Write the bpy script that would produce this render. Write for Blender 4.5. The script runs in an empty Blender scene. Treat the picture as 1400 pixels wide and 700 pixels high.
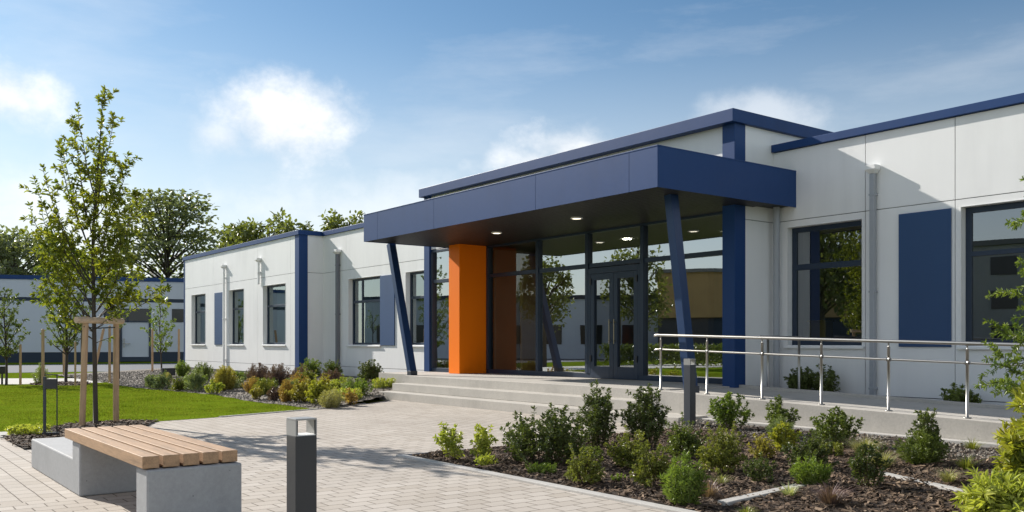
import bpy, math, random
import numpy as np
from mathutils import Vector

RNG = np.random.default_rng(7)
random.seed(7)
S = bpy.context.scene
COL = S.collection
R = math.radians

# ------------------------------------------------------------------ helpers
class MB:
    """collects vertices and faces, links them as ONE mesh object"""
    def __init__(self):
        self.v = []; self.f = []; self.n = 0
    def add(self, verts, faces):
        verts = np.asarray(verts, float).reshape(-1, 3)
        for fc in faces:
            fc = np.asarray(fc, int)
            if fc.ndim == 1: fc = fc.reshape(1, -1)
            self.f.append(fc + self.n)
        self.v.append(verts); self.n += len(verts)
        return self
    def box(self, x0, x1, y0, y1, z0, z1):
        v = [(x0,y0,z0),(x1,y0,z0),(x1,y1,z0),(x0,y1,z0),(x0,y0,z1),(x1,y0,z1),(x1,y1,z1),(x0,y1,z1)]
        return self.add(v, [[(0,3,2,1),(4,5,6,7),(0,1,5,4),(1,2,6,5),(2,3,7,6),(3,0,4,7)]])
    def beam(self, p, q, w, d, up=(0,1,0)):
        p = Vector(p); q = Vector(q); a = (q-p).normalized(); up = Vector(up)
        s = a.cross(up).normalized(); t = s.cross(a).normalized()
        v = []
        for c in (p, q):
            for i, j in ((-1,-1),(1,-1),(1,1),(-1,1)):
                v.append(tuple(c + s*(i*w/2) + t*(j*d/2)))
        return self.add(v, [[(0,1,2,3),(7,6,5,4),(0,4,5,1),(1,5,6,2),(2,6,7,3),(3,7,4,0)]])
    def prism(self, pts, z0, z1):
        n = len(pts)
        v = [(x,y,z0) for x,y in pts] + [(x,y,z1) for x,y in pts]
        self.add(v, [[tuple(range(n,2*n))], [tuple(range(n-1,-1,-1))],
                     [(i,(i+1)%n,n+(i+1)%n,n+i) for i in range(n)]])
        return self
    def poly(self, pts, z):
        return self.add([(x,y,z) for x,y in pts], [[tuple(range(len(pts)))]])
    def tube(self, pts, rad, n=8, cap=True):
        P = np.asarray(pts, float); m = len(P)
        rad = np.broadcast_to(np.asarray(rad, float), (m,))
        T = np.gradient(P, axis=0); T /= (np.linalg.norm(T, axis=1, keepdims=True)+1e-9)
        ref = np.array([0.31,0.17,0.93]) if abs(T[:,2]).mean() < .8 else np.array([1,0.1,0])
        A = np.cross(T, ref); A /= (np.linalg.norm(A,axis=1,keepdims=True)+1e-9); B = np.cross(T, A)
        an = np.arange(n)*2*np.pi/n
        V = P[:,None,:] + rad[:,None,None]*(np.cos(an)[None,:,None]*A[:,None,:] + np.sin(an)[None,:,None]*B[:,None,:])
        idx = np.arange(m*n).reshape(m,n); nx = np.roll(idx,-1,axis=1)
        F = np.stack([idx[:-1],nx[:-1],nx[1:],idx[1:]],-1).reshape(-1,4)
        fs = [F]
        if cap: fs += [idx[0][None,:], idx[-1][::-1][None,:]]
        return self.add(V.reshape(-1,3), fs)
    def lathe(self, c, prof, n=20):
        """prof: (radius, z) pairs, about a vertical axis at c"""
        an = np.arange(n)*2*np.pi/n
        V = np.array([[(c[0]+r*math.cos(a), c[1]+r*math.sin(a), z) for a in an] for r,z in prof])
        m = len(prof); idx = np.arange(m*n).reshape(m,n); nx = np.roll(idx,-1,axis=1)
        F = np.stack([idx[:-1],nx[:-1],nx[1:],idx[1:]],-1).reshape(-1,4)
        return self.add(V.reshape(-1,3), [F, idx[0][::-1][None,:], idx[-1][None,:]])
    def leaves(self, P, D, U, L, W, fold=.18, droop=.12):
        P=np.asarray(P,float); n=len(P)
        if n == 0: return self
        D=D/(np.linalg.norm(D,axis=1,keepdims=True)+1e-9)
        Sd=np.cross(D,U); Sd/=(np.linalg.norm(Sd,axis=1,keepdims=True)+1e-9); N=np.cross(Sd,D)
        L=np.broadcast_to(np.asarray(L,float),(n,))[:,None]; W=np.broadcast_to(np.asarray(W,float),(n,))[:,None]
        v0=P; tip=P+D*L-N*L*droop
        a=P+D*L*.33; b=P+D*L*.72-N*L*droop*.4
        l1=a+Sd*W*.5+N*W*fold; r1=a-Sd*W*.5+N*W*fold
        l2=b+Sd*W*.40+N*W*fold; r2=b-Sd*W*.40+N*W*fold
        V=np.stack([v0,l1,l2,tip,r2,r1],1).reshape(-1,3)
        k=np.arange(n)[:,None]*6
        F=np.concatenate([k+np.array([[0,3,2,1]]),k+np.array([[0,5,4,3]])])
        return self.add(V,[F])
    def blades(self, P, D, L, W, bend=.5):
        """grass blades: three-point bent strips"""
        n=len(P); D=D/(np.linalg.norm(D,axis=1,keepdims=True)+1e-9)
        up=np.array([0,0,1.])
        Sd=np.cross(D,up); Sd/=(np.linalg.norm(Sd,axis=1,keepdims=True)+1e-9)
        L=np.broadcast_to(np.asarray(L,float),(n,))[:,None]; W=np.broadcast_to(np.asarray(W,float),(n,))[:,None]
        H=D.copy(); H[:,2]=0
        m=P+D*L*.55; t=P+D*L+H*L*bend; t[:,2]-=(L*bend*.45)[:,0]
        V=np.stack([P-Sd*W*.5,P+Sd*W*.5,m+Sd*W*.4,m-Sd*W*.4,t],1).reshape(-1,3)
        k=np.arange(n)[:,None]*5
        return self.add(V,[k+np.array([[0,1,2,3]]),k+np.array([[3,2,4]])])
    def build(self, name, material, parent=None, bevel=0, smooth=False):
        V=np.concatenate(self.v) if self.v else np.zeros((0,3))
        org=parent.get('_o') if parent is not None else None
        if org is not None: V=V-np.array(org)
        me=bpy.data.meshes.new(name)
        me.vertices.add(len(V)); me.vertices.foreach_set('co',V.astype(np.float32).ravel())
        tot=np.concatenate([np.full(len(f),f.shape[1]) for f in self.f]); lp=np.concatenate([f.ravel() for f in self.f])
        me.loops.add(len(lp)); me.loops.foreach_set('vertex_index',lp.astype(np.int32))
        me.polygons.add(len(tot)); st=np.concatenate([[0],np.cumsum(tot)[:-1]])
        me.polygons.foreach_set('loop_start',st.astype(np.int32))
        try: me.polygons.foreach_set('loop_total',tot.astype(np.int32))
        except Exception: pass
        me.update(calc_edges=True); me.validate()
        me.polygons.foreach_set('use_smooth',np.full(len(me.polygons),bool(smooth)))
        me.materials.append(material)
        o=bpy.data.objects.new(name,me); COL.objects.link(o)
        if parent is not None:
            o.parent=parent; o['_o']=list(org)
        if bevel:
            b=o.modifiers.new('bevel','BEVEL'); b.width=bevel; b.segments=2; b.limit_method='ANGLE'; b.angle_limit=R(40)
        return o

def tag(o, label=None, cat=None, group=None, kind=None):
    if label: o['label']=label
    if cat: o['category']=cat
    if group: o['group']=group
    if kind: o['kind']=kind
    return o
def thing(name, loc, label, cat, group=None):
    o=bpy.data.objects.new(name,None); COL.objects.link(o); o.location=loc; o.empty_display_size=.1
    o['_o']=list(loc)
    return tag(o,label,cat,group)
def struct(name, mb, m, **k): return tag(mb.build(name,m,**k),kind='structure')
def copy_tree(src, loc, scale=1., rz=0., label=None, parent=None):
    c=src.copy(); COL.objects.link(c)
    if parent is None:
        c.location=loc; c.scale=(scale,)*3; c.rotation_euler=(0,0,rz)
        if label: c['label']=label
    else: c.parent=parent
    for ch in list(src.children): copy_tree(ch,None,parent=c)
    return c

# ------------------------------------------------------------------ materials
class N:
    def __init__(self,name):
        self.m=bpy.data.materials.new(name); self.m.use_nodes=True; self.t=self.m.node_tree
        self.b=self.t.nodes['Principled BSDF']; self.out=self.t.nodes['Material Output']
    def n(self,typ,**k):
        x=self.t.nodes.new(typ)
        for a,v in k.items(): setattr(x,a,v)
        return x
    def l(self,a,b): self.t.links.new(a,b)
    def math(self,op,a,b=None,c=None):
        x=self.n('ShaderNodeMath',operation=op)
        for i,v in enumerate((a,b,c)):
            if v is None: continue
            if isinstance(v,(int,float)): x.inputs[i].default_value=v
            else: self.l(v,x.inputs[i])
        return x.outputs[0]
    def pos(self,scale=(1,1,1)):
        g=self.n('ShaderNodeNewGeometry'); mp=self.n('ShaderNodeMapping'); mp.inputs['Scale'].default_value=scale
        self.l(g.outputs['Position'],mp.inputs['Vector']); return mp.outputs[0]
    def noise(self,scale,detail=4,rough=.55,vec=None,stretch=(1,1,1)):
        x=self.n('ShaderNodeTexNoise'); x.inputs['Scale'].default_value=scale; x.inputs['Detail'].default_value=detail
        x.inputs['Roughness'].default_value=rough
        self.l(vec if vec is not None else self.pos(stretch),x.inputs['Vector']); return x.outputs['Fac']
    def ramp(self,fac,stops,interp='LINEAR'):
        x=self.n('ShaderNodeValToRGB'); e=x.color_ramp; e.interpolation=interp
        while len(e.elements)>1: e.elements.remove(e.elements[-1])
        for i,(p,c) in enumerate(stops):
            q=e.elements[0] if i==0 else e.elements.new(p)
            q.position=p; q.color=(*c,1)
        self.l(fac,x.inputs[0]); return x.outputs[0]
    def mix(self,fac,a,b,typ='MIX'):
        x=self.n('ShaderNodeMix',data_type='RGBA',blend_type=typ)
        for s,v in ((x.inputs[0],fac),(x.inputs[6],a),(x.inputs[7],b)):
            if isinstance(v,(int,float)): s.default_value=v
            elif isinstance(v,tuple): s.default_value=(*v,1)
            else: self.l(v,s)
        return x.outputs[2]
    def bump(self,h,strength=.3,dist=.01):
        x=self.n('ShaderNodeBump'); x.inputs['Strength'].default_value=strength; x.inputs['Distance'].default_value=dist
        self.l(h,x.inputs['Height']); self.l(x.outputs[0],self.b.inputs['Normal'])
    def col(self,c):
        if isinstance(c,tuple): self.b.inputs['Base Color'].default_value=(*c,1)
        else: self.l(c,self.b.inputs['Base Color'])
    def set(self,**k):
        for a,v in k.items(): self.b.inputs[a.replace('_',' ')].default_value=v
        return self

def sc(c,k): return tuple(min(1,x*k) for x in c)
def painted(name,c,rough=.4,var=.12,scale=1.2,bump=0,metal=0,streak=True):
    q=N(name)
    f=q.noise(scale,5)
    f2=q.noise(3.5,4,stretch=(1,1,.12)) if streak else q.noise(9,3)
    f3=q.math('ADD',q.math('MULTIPLY',f,.6),q.math('MULTIPLY',f2,.4))
    q.col(q.ramp(f3,[(.3,sc(c,1-var)),(.5,c),(.72,sc(c,1+var*.5))]))
    q.set(Roughness=rough,Metallic=metal)
    rr=q.math('MULTIPLY_ADD',q.noise(14,3),.15,rough-.07); q.l(rr,q.b.inputs['Roughness'])
    if bump: q.bump(q.noise(160,3),bump,.002)
    return q.m
def concrete(name,c,var=.2,scale=2.,rough=.85):
    q=N(name)
    a=q.noise(scale,6,.6); b=q.noise(38,4,.7); d=q.noise(4,3,stretch=(1,1,.1))
    m=q.ramp(q.math('ADD',q.math('MULTIPLY',a,.6),q.math('MULTIPLY',d,.4)),[(.3,sc(c,1-var)),(.5,c),(.7,sc(c,1+var*.6))])
    m2=q.mix(.25,m,q.ramp(b,[(.35,sc(c,.7)),(.65,sc(c,1.2))]))
    v=q.n('ShaderNodeTexVoronoi'); v.inputs['Scale'].default_value=16; q.l(q.pos(),v.inputs['Vector'])
    pit=q.math('LESS_THAN',v.outputs['Distance'],.07)
    gate=q.math('MULTIPLY',pit,q.math('GREATER_THAN',q.noise(5,2),.55))
    st_=q.ramp(q.noise(1.3,7,.68),[(.50,(0,0,0)),(.72,(1,1,1))]); m2=q.mix(q.math('MULTIPLY',st_,.38),m2,sc(c,.62)); q.col(q.mix(gate,m2,sc(c,.45))); q.set(Roughness=rough)
    q.bump(q.math('SUBTRACT',q.math('ADD',b,q.math('MULTIPLY',q.noise(180,3),.6)),gate),.35,.004)
    return q.m
def leafmat(name,cols,trans=.35,rough=.45):
    q=N(name); cols=[sc(c,1.9 if 'blade' not in name and 'far' not in name and 'tree' not in name else 1.45) for c in cols]
    g=q.n('ShaderNodeNewGeometry')
    n=len(cols); c=q.ramp(g.outputs['Random Per Island'],[(i/max(1,n-1),cc) for i,cc in enumerate(cols)])
    v=q.mix(.5,c,q.ramp(q.noise(2.3,2),[(.3,sc(cols[0],.8)),(.7,cols[-1])]))
    q.col(v); q.set(Roughness=.38 if rough==.45 else rough); q.b.inputs['Specular IOR Level'].default_value=.45
    tr=q.n('ShaderNodeBsdfTranslucent'); q.l(q.mix(1.,v,(1.25,1.3,.5),'MULTIPLY'),tr.inputs[0])
    ms=q.n('ShaderNodeMixShader'); ms.inputs[0].default_value=trans
    q.l(q.b.outputs[0],ms.inputs[1]); q.l(tr.outputs[0],ms.inputs[2]); q.l(ms.outputs[0],q.out.inputs[0])
    return q.m
def island(name,cols,rough=.85):
    q=N(name); g=q.n('ShaderNodeNewGeometry')
    n=len(cols); c=q.ramp(g.outputs['Random Per Island'],[(i/max(1,n-1),cc) for i,cc in enumerate(cols)])
    q.col(q.mix(.3,c,q.ramp(q.noise(60,3),[(.3,cols[0]),(.7,cols[-1])]))); q.set(Roughness=rough); return q.m
def glassmat(name,tint,base,rough=.0,trans=(.55,.6,.6)):
    q=N(name)
    fr=q.n('ShaderNodeLayerWeight'); fr.inputs[0].default_value=.35
    f=q.math('MULTIPLY_ADD',fr.outputs['Fresnel'],.75,base); f=q.math('MINIMUM',f,.92)
    gl=q.n('ShaderNodeBsdfGlossy'); gl.inputs['Roughness'].default_value=rough; gl.inputs['Color'].default_value=(*tint,1)
    bp=q.n('ShaderNodeBump'); bp.inputs['Strength'].default_value=.04; bp.inputs['Distance'].default_value=.02
    q.l(q.noise(.9,1),bp.inputs['Height']); q.l(bp.outputs[0],gl.inputs['Normal'])
    tp=q.n('ShaderNodeBsdfTransparent'); tp.inputs[0].default_value=(*trans,1)
    ms=q.n('ShaderNodeMixShader'); q.l(f,ms.inputs[0]); q.l(tp.outputs[0],ms.inputs[1]); q.l(gl.outputs[0],ms.inputs[2])
    q.l(ms.outputs[0],q.out.inputs[0]); return q.m

M={}
M['white']=painted('white_panel',(.825,.825,.82),.5,.10,.45)
M['white2']=painted('white_trim',(.82,.82,.81),.4,.05)
M['seam']=painted('seam_backing',(.10,.10,.11),.7,.1)
M['blue']=painted('blue_coated_metal',(.011,.048,.165),.48,.12,.7)
M['blue2']=painted('blue_shutter_panel',(.018,.062,.165),.5,.1,.7)
M['navy']=painted('dark_navy_frame',(.016,.031,.060),.4,.12)
M['strut']=painted('navy_strut',(.013,.040,.115),.35,.1)
M['orange']=painted('orange_panel',(1.0,.215,.002),.55,.06,.6)
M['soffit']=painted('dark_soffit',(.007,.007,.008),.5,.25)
M['roof']=painted('roof_membrane',(.20,.20,.21),.8)
M['grayduct']=painted('grey_downpipe',(.36,.38,.41),.4,.08)
M['darkpipe']=painted('dark_grey_downpipe',(.17,.18,.20),.4,.08)
M['capgrey']=painted('grey_anodised_metal',(.30,.30,.29),.4,.1)
M['plinth']=concrete('plinth_concrete',(.30,.30,.31))
M['bench']=concrete('bench_concrete',(.36,.365,.37),.13,1.6,.75)
M['step']=concrete('step_concrete',(.47,.44,.395),.15)
M['kerb']=concrete('kerb_concrete',(.46,.44,.41),.18,3)
M['black']=painted('anthracite_metal',(.030,.032,.036),.42,.15)
M['darkgray']=painted('charcoal_metal',(.045,.052,.066),.42,.12)
M['interior']=painted('interior_wall_paint',(.30,.28,.25),.8,.1)
M['interior_brown']=painted('interior_brown_panel',(.42,.27,.15),.7,.2)
M['interior_floor']=painted('interior_floor_tiles',(.08,.08,.08),.3,.1)
M['ceiling']=painted('interior_ceiling_paint',(.38,.38,.36),.8,.05)
M['curtain']=painted('pale_curtain',(.40,.46,.46),.9,.2)
M['yellow']=painted('yellow_plastic',(.55,.40,.02),.45,.1)
M['facade_grey']=painted('pale_grey_cladding',(.56,.60,.66),.55,.06,.4)
M['far_navy']=painted('navy_base_cladding',(.015,.03,.055),.6,.1)
M['render_grey']=painted('grey_render',(.40,.40,.41),.8,.1)
M['render_tan']=painted('tan_render',(.42,.27,.12),.8,.15)
M['dark_glass']=painted('dark_window',(.02,.025,.03),.08,.1)
def metal(name,c,rough):
    q=N(name); q.col(q.ramp(q.noise(30,3,stretch=(1,1,1)),[(.3,sc(c,.85)),(.7,c)])); q.set(Metallic=1.0,Roughness=rough)
    q.l(q.math('MULTIPLY_ADD',q.noise(60,4),.18,rough-.08),q.b.inputs['Roughness']); return q.m
q_=N('brushed_stainless'); q_.col((.40,.388,.365)); q_.set(Metallic=1.0,Roughness=.40); M['steel']=q_.m
M['brass']=metal('handle_metal',(.36,.31,.22),.35)
M['orange'].node_tree.nodes['Principled BSDF'].inputs['Specular IOR Level'].default_value=.2
M['blue'].node_tree.nodes['Principled BSDF'].inputs['Specular IOR Level'].default_value=.28
def emit(name,c,s):
    q=N(name); q.b.inputs['Emission Color'].default_value=(*c,1); q.b.inputs['Emission Strength'].default_value=s; q.col((.8,.8,.75)); return q.m
M['lamp']=emit('lit_downlight',(1,.88,.68),1.4)
M['lamp2']=emit('lit_ceiling_light',(1,.9,.72),22.0)
M['glass']=glassmat('coated_glass',(.90,.94,.96),.47)
M['glass_clear']=glassmat('bronze_glass',(.66,.66,.63),.10,0,(.78,.74,.68))
M['glass_wing']=glassmat('teal_coated_glass',(.78,.88,.90),.33,0,(.45,.56,.58))
M['glass_dark']=glassmat('dark_coated_glass',(.78,.82,.85),.30,0,(.40,.43,.45))
def wood(name,c,stretch,scale=1.):
    q=N(name); v=q.pos(stretch)
    w=q.noise(7*scale,6,.65,vec=v); w2=q.noise(30*scale,4,.6,vec=v)
    m=q.ramp(w,[(.26,sc(c,.5)),(.5,c),(.75,sc(c,1.25))])
    g=q.n('ShaderNodeNewGeometry')
    m=q.mix(.35,m,q.mix(1.,m,q.ramp(g.outputs['Random Per Island'],[(0,(.66,.60,.55)),(1,(1,1,1))]),'MULTIPLY'))
    q.col(q.mix(.3,m,q.ramp(w2,[(.4,sc(c,.6)),(.6,sc(c,1.15))]))); q.set(Roughness=.6); q.bump(w2,.25,.003); return q.m
M['slat']=wood('larch_slat',(.46,.29,.165),(.25,3.,3.))
M['stake']=wood('round_timber',(.52,.345,.20),(3,3,.25))
M['stakeh']=wood('round_timber_crossbar',(.66,.50,.35),(.6,.6,3))
M['bark']=wood('bark',(.055,.042,.03),(5,5,.7))
M['stem']=wood('shrub_stem',(.09,.055,.03),(5,5,1))

# paving: two laying patterns side by side
def paving():
    q=N('block_paving'); g=q.n('ShaderNodeNewGeometry'); P=g.outputs['Position']
    sx=q.n('ShaderNodeSeparateXYZ'); q.l(P,sx.inputs[0])
    wob=q.n('ShaderNodeTexNoise'); wob.inputs['Scale'].default_value=3.; q.l(P,wob.inputs['Vector'])
    def brick(rot,w,h):
        mp=q.n('ShaderNodeMapping'); mp.inputs['Rotation'].default_value=(0,0,rot); mp.inputs['Location'].default_value=(.05,.025,0)
        ad=q.n('ShaderNodeVectorMath',operation='MULTIPLY_ADD'); q.l(wob.outputs['Color'],ad.inputs[0]); ad.inputs[1].default_value=(.012,.012,0); q.l(P,ad.inputs[2])
        q.l(ad.outputs[0],mp.inputs['Vector'])
        b=q.n('ShaderNodeTexBrick'); b.offset=.5; b.squash=1
        q.l(mp.outputs[0],b.inputs['Vector'])
        for k,v in (('Scale',1.),('Mortar Size',.0052),('Mortar Smooth',.25),('Bias',0.),('Brick Width',w),('Row Height',h)): b.inputs[k].default_value=v
        b.inputs['Color1'].default_value=(0,0,0,1); b.inputs['Color2'].default_value=(1,1,1,1); b.inputs['Mortar'].default_value=(.5,.5,.5,1)
        return b
    A=brick(0,.205,.155); B=brick(R(90),.215,.158)
    sel=q.math('GREATER_THAN',q.math('ADD',q.math('GREATER_THAN',sx.outputs[1],1.61),q.math('GREATER_THAN',sx.outputs[0],-7.9)),.5)
    sel=q.math('MULTIPLY',sel,q.math('GREATER_THAN',sx.outputs[0],-10.12))
    tone=q.mix(sel,A.outputs[0],B.outputs[0])
    mx=q.n('ShaderNodeMix',data_type='FLOAT'); q.l(sel,mx.inputs[0]); q.l(A.outputs['Fac'],mx.inputs[2]); q.l(B.outputs['Fac'],mx.inputs[3]); mort=mx.outputs[0]
    c=q.ramp(tone,[(0,(.385,.33,.27)),(.25,(.435,.38,.32)),(.7,(.465,.41,.35)),(1,(.52,.465,.405))])
    dirt=q.noise(.55,6,.6); c=q.mix(q.math('MULTIPLY',q.ramp(dirt,[(.42,(0,0,0)),(.72,(1,1,1))]),.55),c,(.30,.26,.22)); c=q.mix(q.math('MULTIPLY',q.ramp(q.noise(2.7,7,.7),[(.56,(0,0,0)),(.70,(1,1,1))]),.35),c,(.25,.22,.185))
    c=q.mix(.25,c,q.ramp(q.noise(90,4,.7),[(.3,(.27,.24,.21)),(.7,(.60,.56,.51))]))
    q.col(q.mix(mort,c,(.12,.095,.07))); q.set(Roughness=.88)
    q.bump(q.math('SUBTRACT',q.math('MULTIPLY',q.noise(120,3),.25),mort),.6,.006); return q.m
M['paving']=paving()
def soil():
    q=N('soil'); q.col(q.ramp(q.noise(14,7,.7),[(.3,(.018,.011,.007)),(.55,(.042,.025,.015)),(.8,(.09,.056,.035))])); q.set(Roughness=.95)
    q.bump(q.noise(45,5,.7),.9,.02); return q.m
M['soil']=soil()
def gravelbase():
    q=N('gravel_base'); v=q.n('ShaderNodeTexVoronoi'); v.inputs['Scale'].default_value=32; q.l(q.pos(),v.inputs['Vector'])
    q.col(q.mix(.8,q.ramp(q.noise(3,4),[(.3,(.20,.19,.18)),(.7,(.34,.32,.30))]),v.outputs['Color'],'MULTIPLY'))
    b=q.n('ShaderNodeMix',data_type='RGBA'); 
    c=q.ramp(v.outputs['Color'],[(0,(.07,.055,.042)),(.5,(.15,.125,.10)),(1,(.28,.245,.20))]); q.col(c); q.set(Roughness=.9)
    q.bump(v.outputs['Distance'],-.9,.02); return q.m
M['gravel']=gravelbase()
def turf(name,k=1.):
    q=N(name); f=q.noise(1.1,6,.65); f2=q.noise(40,4,.7)
    c=q.ramp(f,[(.3,sc((.085,.135,.012),k)),(.5,sc((.145,.215,.012),k)),(.72,sc((.20,.24,.03),k))])
    q.col(q.mix(.4,c,q.ramp(f2,[(.3,sc((.08,.13,.008),k)),(.7,sc((.22,.29,.02),k))]))); q.set(Roughness=1.); q.b.inputs['Specular IOR Level'].default_value=0; q.bump(f2,.7,.03); return q.m
M['turf']=turf('lawn_turf'); M['field']=turf('far_grass',.8)
M['path']=concrete('pale_path',(.50,.48,.44),.1)
M['asphalt']=concrete('grey_forecourt',(.11,.12,.14),.1)
M['blade']=leafmat('grass_blade',[(.075,.115,.008),(.115,.16,.010),(.165,.205,.016),(.24,.24,.05)],.25,.9); M['blade'].node_tree.nodes['Principled BSDF'].inputs['Specular IOR Level'].default_value=0
M['chip']=island('bark_chip',[(.017,.009,.004),(.034,.017,.008),(.054,.028,.014),(.085,.046,.024),(.15,.088,.05),(.38,.27,.175)],.85)
M['stone']=island('gravel_stone',[(.075,.06,.045),(.14,.115,.09),(.22,.185,.15),(.36,.32,.27)],.85)
# foliage
LM={
 'dark':leafmat('dark_green_leaf',[(.038,.050,.018),(.060,.080,.024),(.095,.115,.035)],.25),
 'mid':leafmat('mid_green_leaf',[(.050,.070,.018),(.082,.108,.026),(.125,.15,.04)],.3),
 'fresh':leafmat('fresh_green_leaf',[(.070,.105,.020),(.105,.15,.028),(.16,.20,.045)],.35),
 'lime':leafmat('lime_leaf',[(.13,.165,.025),(.22,.245,.045),(.34,.34,.09)],.35),
 'olive':leafmat('olive_leaf',[(.07,.085,.018),(.125,.14,.028),(.20,.20,.05)],.3),
 'gold':leafmat('golden_leaf',[(.13,.118,.03),(.21,.185,.04),(.29,.25,.065)],.35),
 'yellow':leafmat('yellow_leaf',[(.10,.125,.022),(.185,.195,.032),(.30,.275,.05)],.4),
 'grey':leafmat('grey_green_leaf',[(.10,.125,.06),(.16,.19,.09),(.24,.27,.14)],.25),
 'purple':leafmat('purple_brown_leaf',[(.055,.036,.036),(.10,.062,.058),(.15,.10,.085)],.2),
 'rust':leafmat('russet_leaf',[(.15,.08,.03),(.24,.15,.05),(.32,.24,.08)],.3),
 'cream':leafmat('pale_yellow_leaf',[(.19,.18,.07),(.27,.25,.11),(.34,.32,.17)],.3),
 'pink':leafmat('pink_grass',[(.10,.065,.055),(.16,.105,.09),(.21,.15,.125)],.3),
 'pale':leafmat('pale_grass',[(.16,.175,.09),(.25,.26,.15),(.33,.335,.22)],.3),
 'straw':leafmat('straw_grass',[(.12,.115,.05),(.17,.165,.07),(.23,.22,.11)],.3),
 'tree':leafmat('young_tree_leaf',[(.045,.075,.012),(.085,.125,.018),(.15,.18,.025),(.27,.26,.035)],.45),
 'tree2':leafmat('small_tree_leaf',[(.06,.09,.02),(.10,.14,.03),(.17,.20,.05)],.4),
 'far':leafmat('far_tree_leaf',[(.09,.105,.062),(.125,.145,.08),(.17,.19,.10)],.4),
 'far2':leafmat('far_bright_leaf',[(.07,.085,.026),(.11,.13,.04),(.17,.185,.06)],.4),
}
LM['shade']=LM['dark']

# ------------------------------------------------------------------ ground and paving (the setting)
struct('ground',MB().poly([(-600,-600),(600,-600),(600,600),(-600,600)],-.03),M['field'])
lawn_edge=[(-13.7,-14),(-14.0,0),(-14.25,1.9),(-14.95,5.2),(-15.6,7.2),(-16.45,8.7)]
struct('plaza_paving',MB().poly(lawn_edge+[(-17.2,9.75),(-17.75,9.8),(-17.75,9.9),(-8.62,9.9),(-8.62,5.0),(6,5.0),(6,-14)],0.0),M['paving'])
lawn_pts=[(-13.7,-14),(-14.0,0),(-14.25,1.9),(-14.95,5.2),(-15.6,7.25),(-18.5,7.1),(-21.3,7.3),(-25,6.8),(-27.5,6.65),(-29.9,6.9),(-30.3,4.1),(-29.5,-14)][::-1]
struct('lawn',MB().poly(lawn_pts,.004),M['turf'])
struct('path',MB().poly([(-30.4,-20),(-30.8,4.1),(-29.0,7.3),(-28.6,9.2),(-33.2,9.6),(-33.6,8.2),(-35.9,4.8),(-35.6,-20)],-.010),M['path'])
struct('forecourt',MB().poly([(-62,-25),(-46,-25),(-42.5,8.5),(-39.5,14),(-38.8,30),(-54,34)],-.022),M['asphalt'])

def sheet(x0,x1,y0,y1,nx,ny,zf,inside=None):
    xs=np.linspace(x0,x1,nx); ys=np.linspace(y0,y1,ny); X,Y=np.meshgrid(xs,ys,indexing='ij'); Z=zf(X,Y)
    idx=np.arange(nx*ny).reshape(nx,ny)
    F=np.stack([idx[:-1,:-1],idx[1:,:-1],idx[1:,1:],idx[:-1,1:]],-1).reshape(-1,4)
    V=np.stack([X,Y,Z],-1).reshape(-1,3)
    if inside is not None:
        c=V[F].mean(1); F=F[inside(c[:,0],c[:,1])]
    return MB().add(V,[F])
def lump(X,Y): return .012*np.sin(7*X+2*Y)*np.sin(5*Y-3*X)+.008*np.sin(17*X+1)*np.sin(13*Y)+.01*np.sin(2.3*X)*np.sin(2.9*Y+1)
def bedz(X,Y): return .012+.085*np.clip((Y-5.05)/5.0,0,1)+lump(X,Y)
def gbz(X,Y): return .01+.19*np.clip((Y-7.4)/4.0,0,1)+.4*lump(X,Y)
def pip(px,py,poly):
    px=np.asarray(px); py=np.asarray(py); r=np.zeros(px.shape,bool); n=len(poly)
    for i in range(n):
        x0,y0=poly[i]; x1,y1=poly[(i+1)%n]
        if y0==y1: continue
        c=((y0>py)!=(y1>py))&(px<(x1-x0)*(py-y0)/(y1-y0)+x0); r^=c
    return r
struct('planting_bed',sheet(-8.52,2.5,5.04,10.36,150,80,bedz),M['soil'])
gbed=[(-38.5,6.9),(-29.9,6.9),(-27.5,6.65),(-25,6.8),(-21.3,7.3),(-18.5,7.1),(-15.6,7.25),(-15.95,8.0),(-16.45,8.7),(-17.0,9.5),(-17.75,9.80),(-17.75,10.9),(-19.85,10.9),(-19.85,12.38),(-26.2,12.38),(-26.2,11.58),(-38.5,11.58)]
struct('gravel_bed',sheet(-38.5,-15.5,6.5,12.4,230,60,gbz,lambda x,y:pip(x,y,gbed)),M['gravel'])
pit=[(-13.35,1.78),(-11.8,1.78),(-11.8,2.6),(-13.6,3.6),(-14.75,4.15),(-15.05,3.75),(-14.95,2.9),(-14.35,2.5),(-13.75,2.4)]
struct('mulch_pit',sheet(-15.2,-11.6,1.7,4.3,60,50,lambda X,Y:.012+.5*lump(X,Y)+.012,lambda x,y:pip(x,y,pit)),M['soil'])
def disc(cx,cy,rx,ry,z): return [(cx+rx*math.cos(a)*(1+.12*math.sin(3*a)),cy+ry*math.sin(a)*(1+.1*math.cos(4*a))) for a in np.linspace(0,2*math.pi,28,endpoint=False)]
matB=disc(-29.6,5.55,1.3,.75,0)
struct('mulch_ring',MB().poly(matB,.012),M['soil'])
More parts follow.
